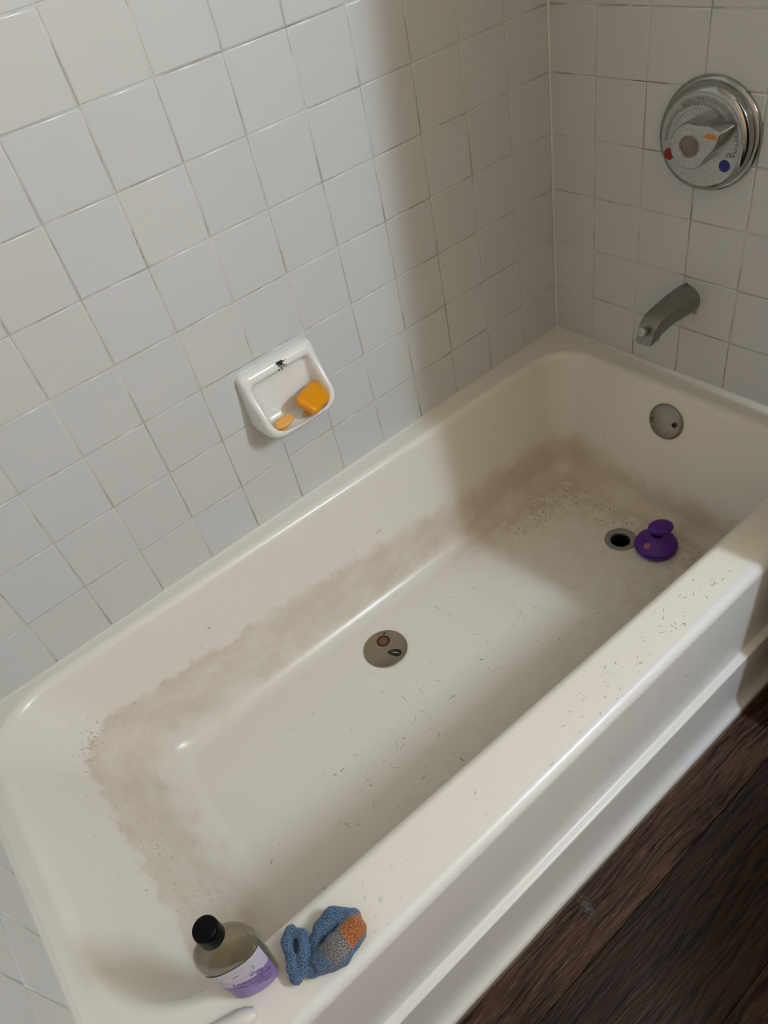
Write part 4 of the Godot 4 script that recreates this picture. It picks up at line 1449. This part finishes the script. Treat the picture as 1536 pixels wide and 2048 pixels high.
func build_toilet() -> void:
	# stands beside the tub on the wet wall, just outside the frame; its shadow falls on the floor
	var t := thing("toilet", "white toilet standing on the plank floor beside the bathtub", "toilet", Vector3(0, 0, 1.29))
	var b := MB.new()
	var rows := []
	# height, middle x, half length, half width
	for q in [[0.0, -0.40, 0.235, 0.115], [0.02, -0.40, 0.232, 0.112], [0.10, -0.39, 0.200, 0.098], [0.19, -0.40, 0.205, 0.105], [0.27, -0.43, 0.235, 0.145], [0.34, -0.455, 0.255, 0.175], [0.385, -0.46, 0.260, 0.182], [0.40, -0.46, 0.256, 0.178]]:
		var row := PackedVector3Array()
		for k in 48:
			var a := TAU * k / 48.0
			row.append(Vector3(q[1] + cos(a) * q[2], q[0], sin(a) * q[3]))
		rows.append(row)
	b.grid(rows, true)
	b.poly(rows[7])
	obj(t, "bowl", b.mesh(), M.ceramic)
	for part in [["seat", 0.402, 0.020], ["lid", 0.424, 0.016]]:
		b = MB.new()
		rows = []
		for q in [[0.0, 0.98], [0.15, 1.0], [0.8, 1.0], [1.0, 0.97]]:
			var row := PackedVector3Array()
			for k in 48:
				var a := TAU * k / 48.0
				row.append(Vector3(-0.462 + cos(a) * 0.256 * q[1], part[1] + part[2] * q[0], sin(a) * 0.183 * q[1]))
			rows.append(row)
		b.grid(rows, true)
		b.poly(rows[0]); b.poly(rows[3])
		obj(t, part[0], b.mesh(), M.ceramic)
	b = MB.new()
	b.box(Vector3(-0.115, 0.56, 0), Vector3(0.19, 0.34, 0.44), 0.02)
	obj(t, "tank", b.mesh(), M.ceramic)
	b = MB.new()
	b.box(Vector3(-0.117, 0.748, 0), Vector3(0.205, 0.034, 0.46), 0.012)
	obj(t, "tank_lid", b.mesh(), M.ceramic)
	b = MB.new()
	b.box(Vector3(-0.22, 0.68, -0.16), Vector3(0.02, 0.016, 0.07), 0.006)
	obj(t, "flush_lever", b.mesh(), M.chrome)

func build_light() -> void:
	var l := thing("vanity_light", "bar of four round bulbs on the wall outside the tub alcove", "lamp", Vector3(0, 1.95, 1.98))
	var b := MB.new()
	b.box(Vector3(-0.0125, 0, 0), Vector3(0.025, 0.11, 0.56), 0.006)
	obj(l, "back_plate", b.mesh(), M.chrome)
	for k in 4:
		var z := (k - 1.5) * 0.14
		b = MB.new()
		b.lathe([Vector2(0.024, 0.0), Vector2(0.024, 0.02), Vector2(0.017, 0.026), Vector2(0.015, 0.04)], 28, axis_to(Vector3(-1, 0, 0), Vector3(-0.024, 0, z)))
		obj(l, "socket", b.mesh(), M.chrome)
		var s := SphereMesh.new()
		s.radius = 0.047
		s.height = 0.094
		var bulb := obj(l, "bulb", s, M.bulb, Transform3D(Basis.IDENTITY, Vector3(-0.098, 0, z)))
		var o := OmniLight3D.new()
		o.name = "bulb_glow" if k == 0 else "bulb_glow_%03d" % k
		o.light_energy = BULB_ENERGY
		o.light_color = BULB_COLOR
		o.light_size = 0.047
		o.omni_range = 8.0
		o.omni_attenuation = 2.0
		o.shadow_enabled = true
		o.position = Vector3(-0.098, 0, z)
		l.add_child(o)

const BULB_ENERGY := 1.0
const BULB_COLOR := Color(0.85, 0.925, 1.0)
const EXPOSURE := 0.56

func _ready() -> void:
	rng.seed = 20240
	var cam := Camera3D.new()
	cam.name = "camera"
	cam.transform = Transform3D(Basis(Vector3(0.7586046, -0.1827088, 0.6254091), Vector3(0.5437749, 0.7063165, -0.4532392), Vector3(-0.3589260, 0.6839112, 0.6351675)), Vector3(-1.2058028, 1.3795577, 1.0838529))
	cam.fov = 69.0562
	cam.near = 0.02
	add_child(cam)
	cam.current = true
	var we := WorldEnvironment.new()
	we.name = "environment"
	var env := Environment.new()
	env.background_mode = Environment.BG_COLOR
	env.background_color = Color(0.02, 0.02, 0.02)
	env.tonemap_mode = Environment.TONE_MAPPER_LINEAR
	env.tonemap_exposure = EXPOSURE
	env.sdfgi_enabled = true
	env.ssao_enabled = true
	env.ssil_enabled = true
	we.environment = env
	add_child(we)
	make_materials()
	build_light()
	build_room()
	build_tub()
	build_valve()
	build_spout()
	build_dish()
	build_scrubber()
	build_plate()
	build_bottle()
	build_sock()
	build_curtain()
	build_toilet()
	build_bits()
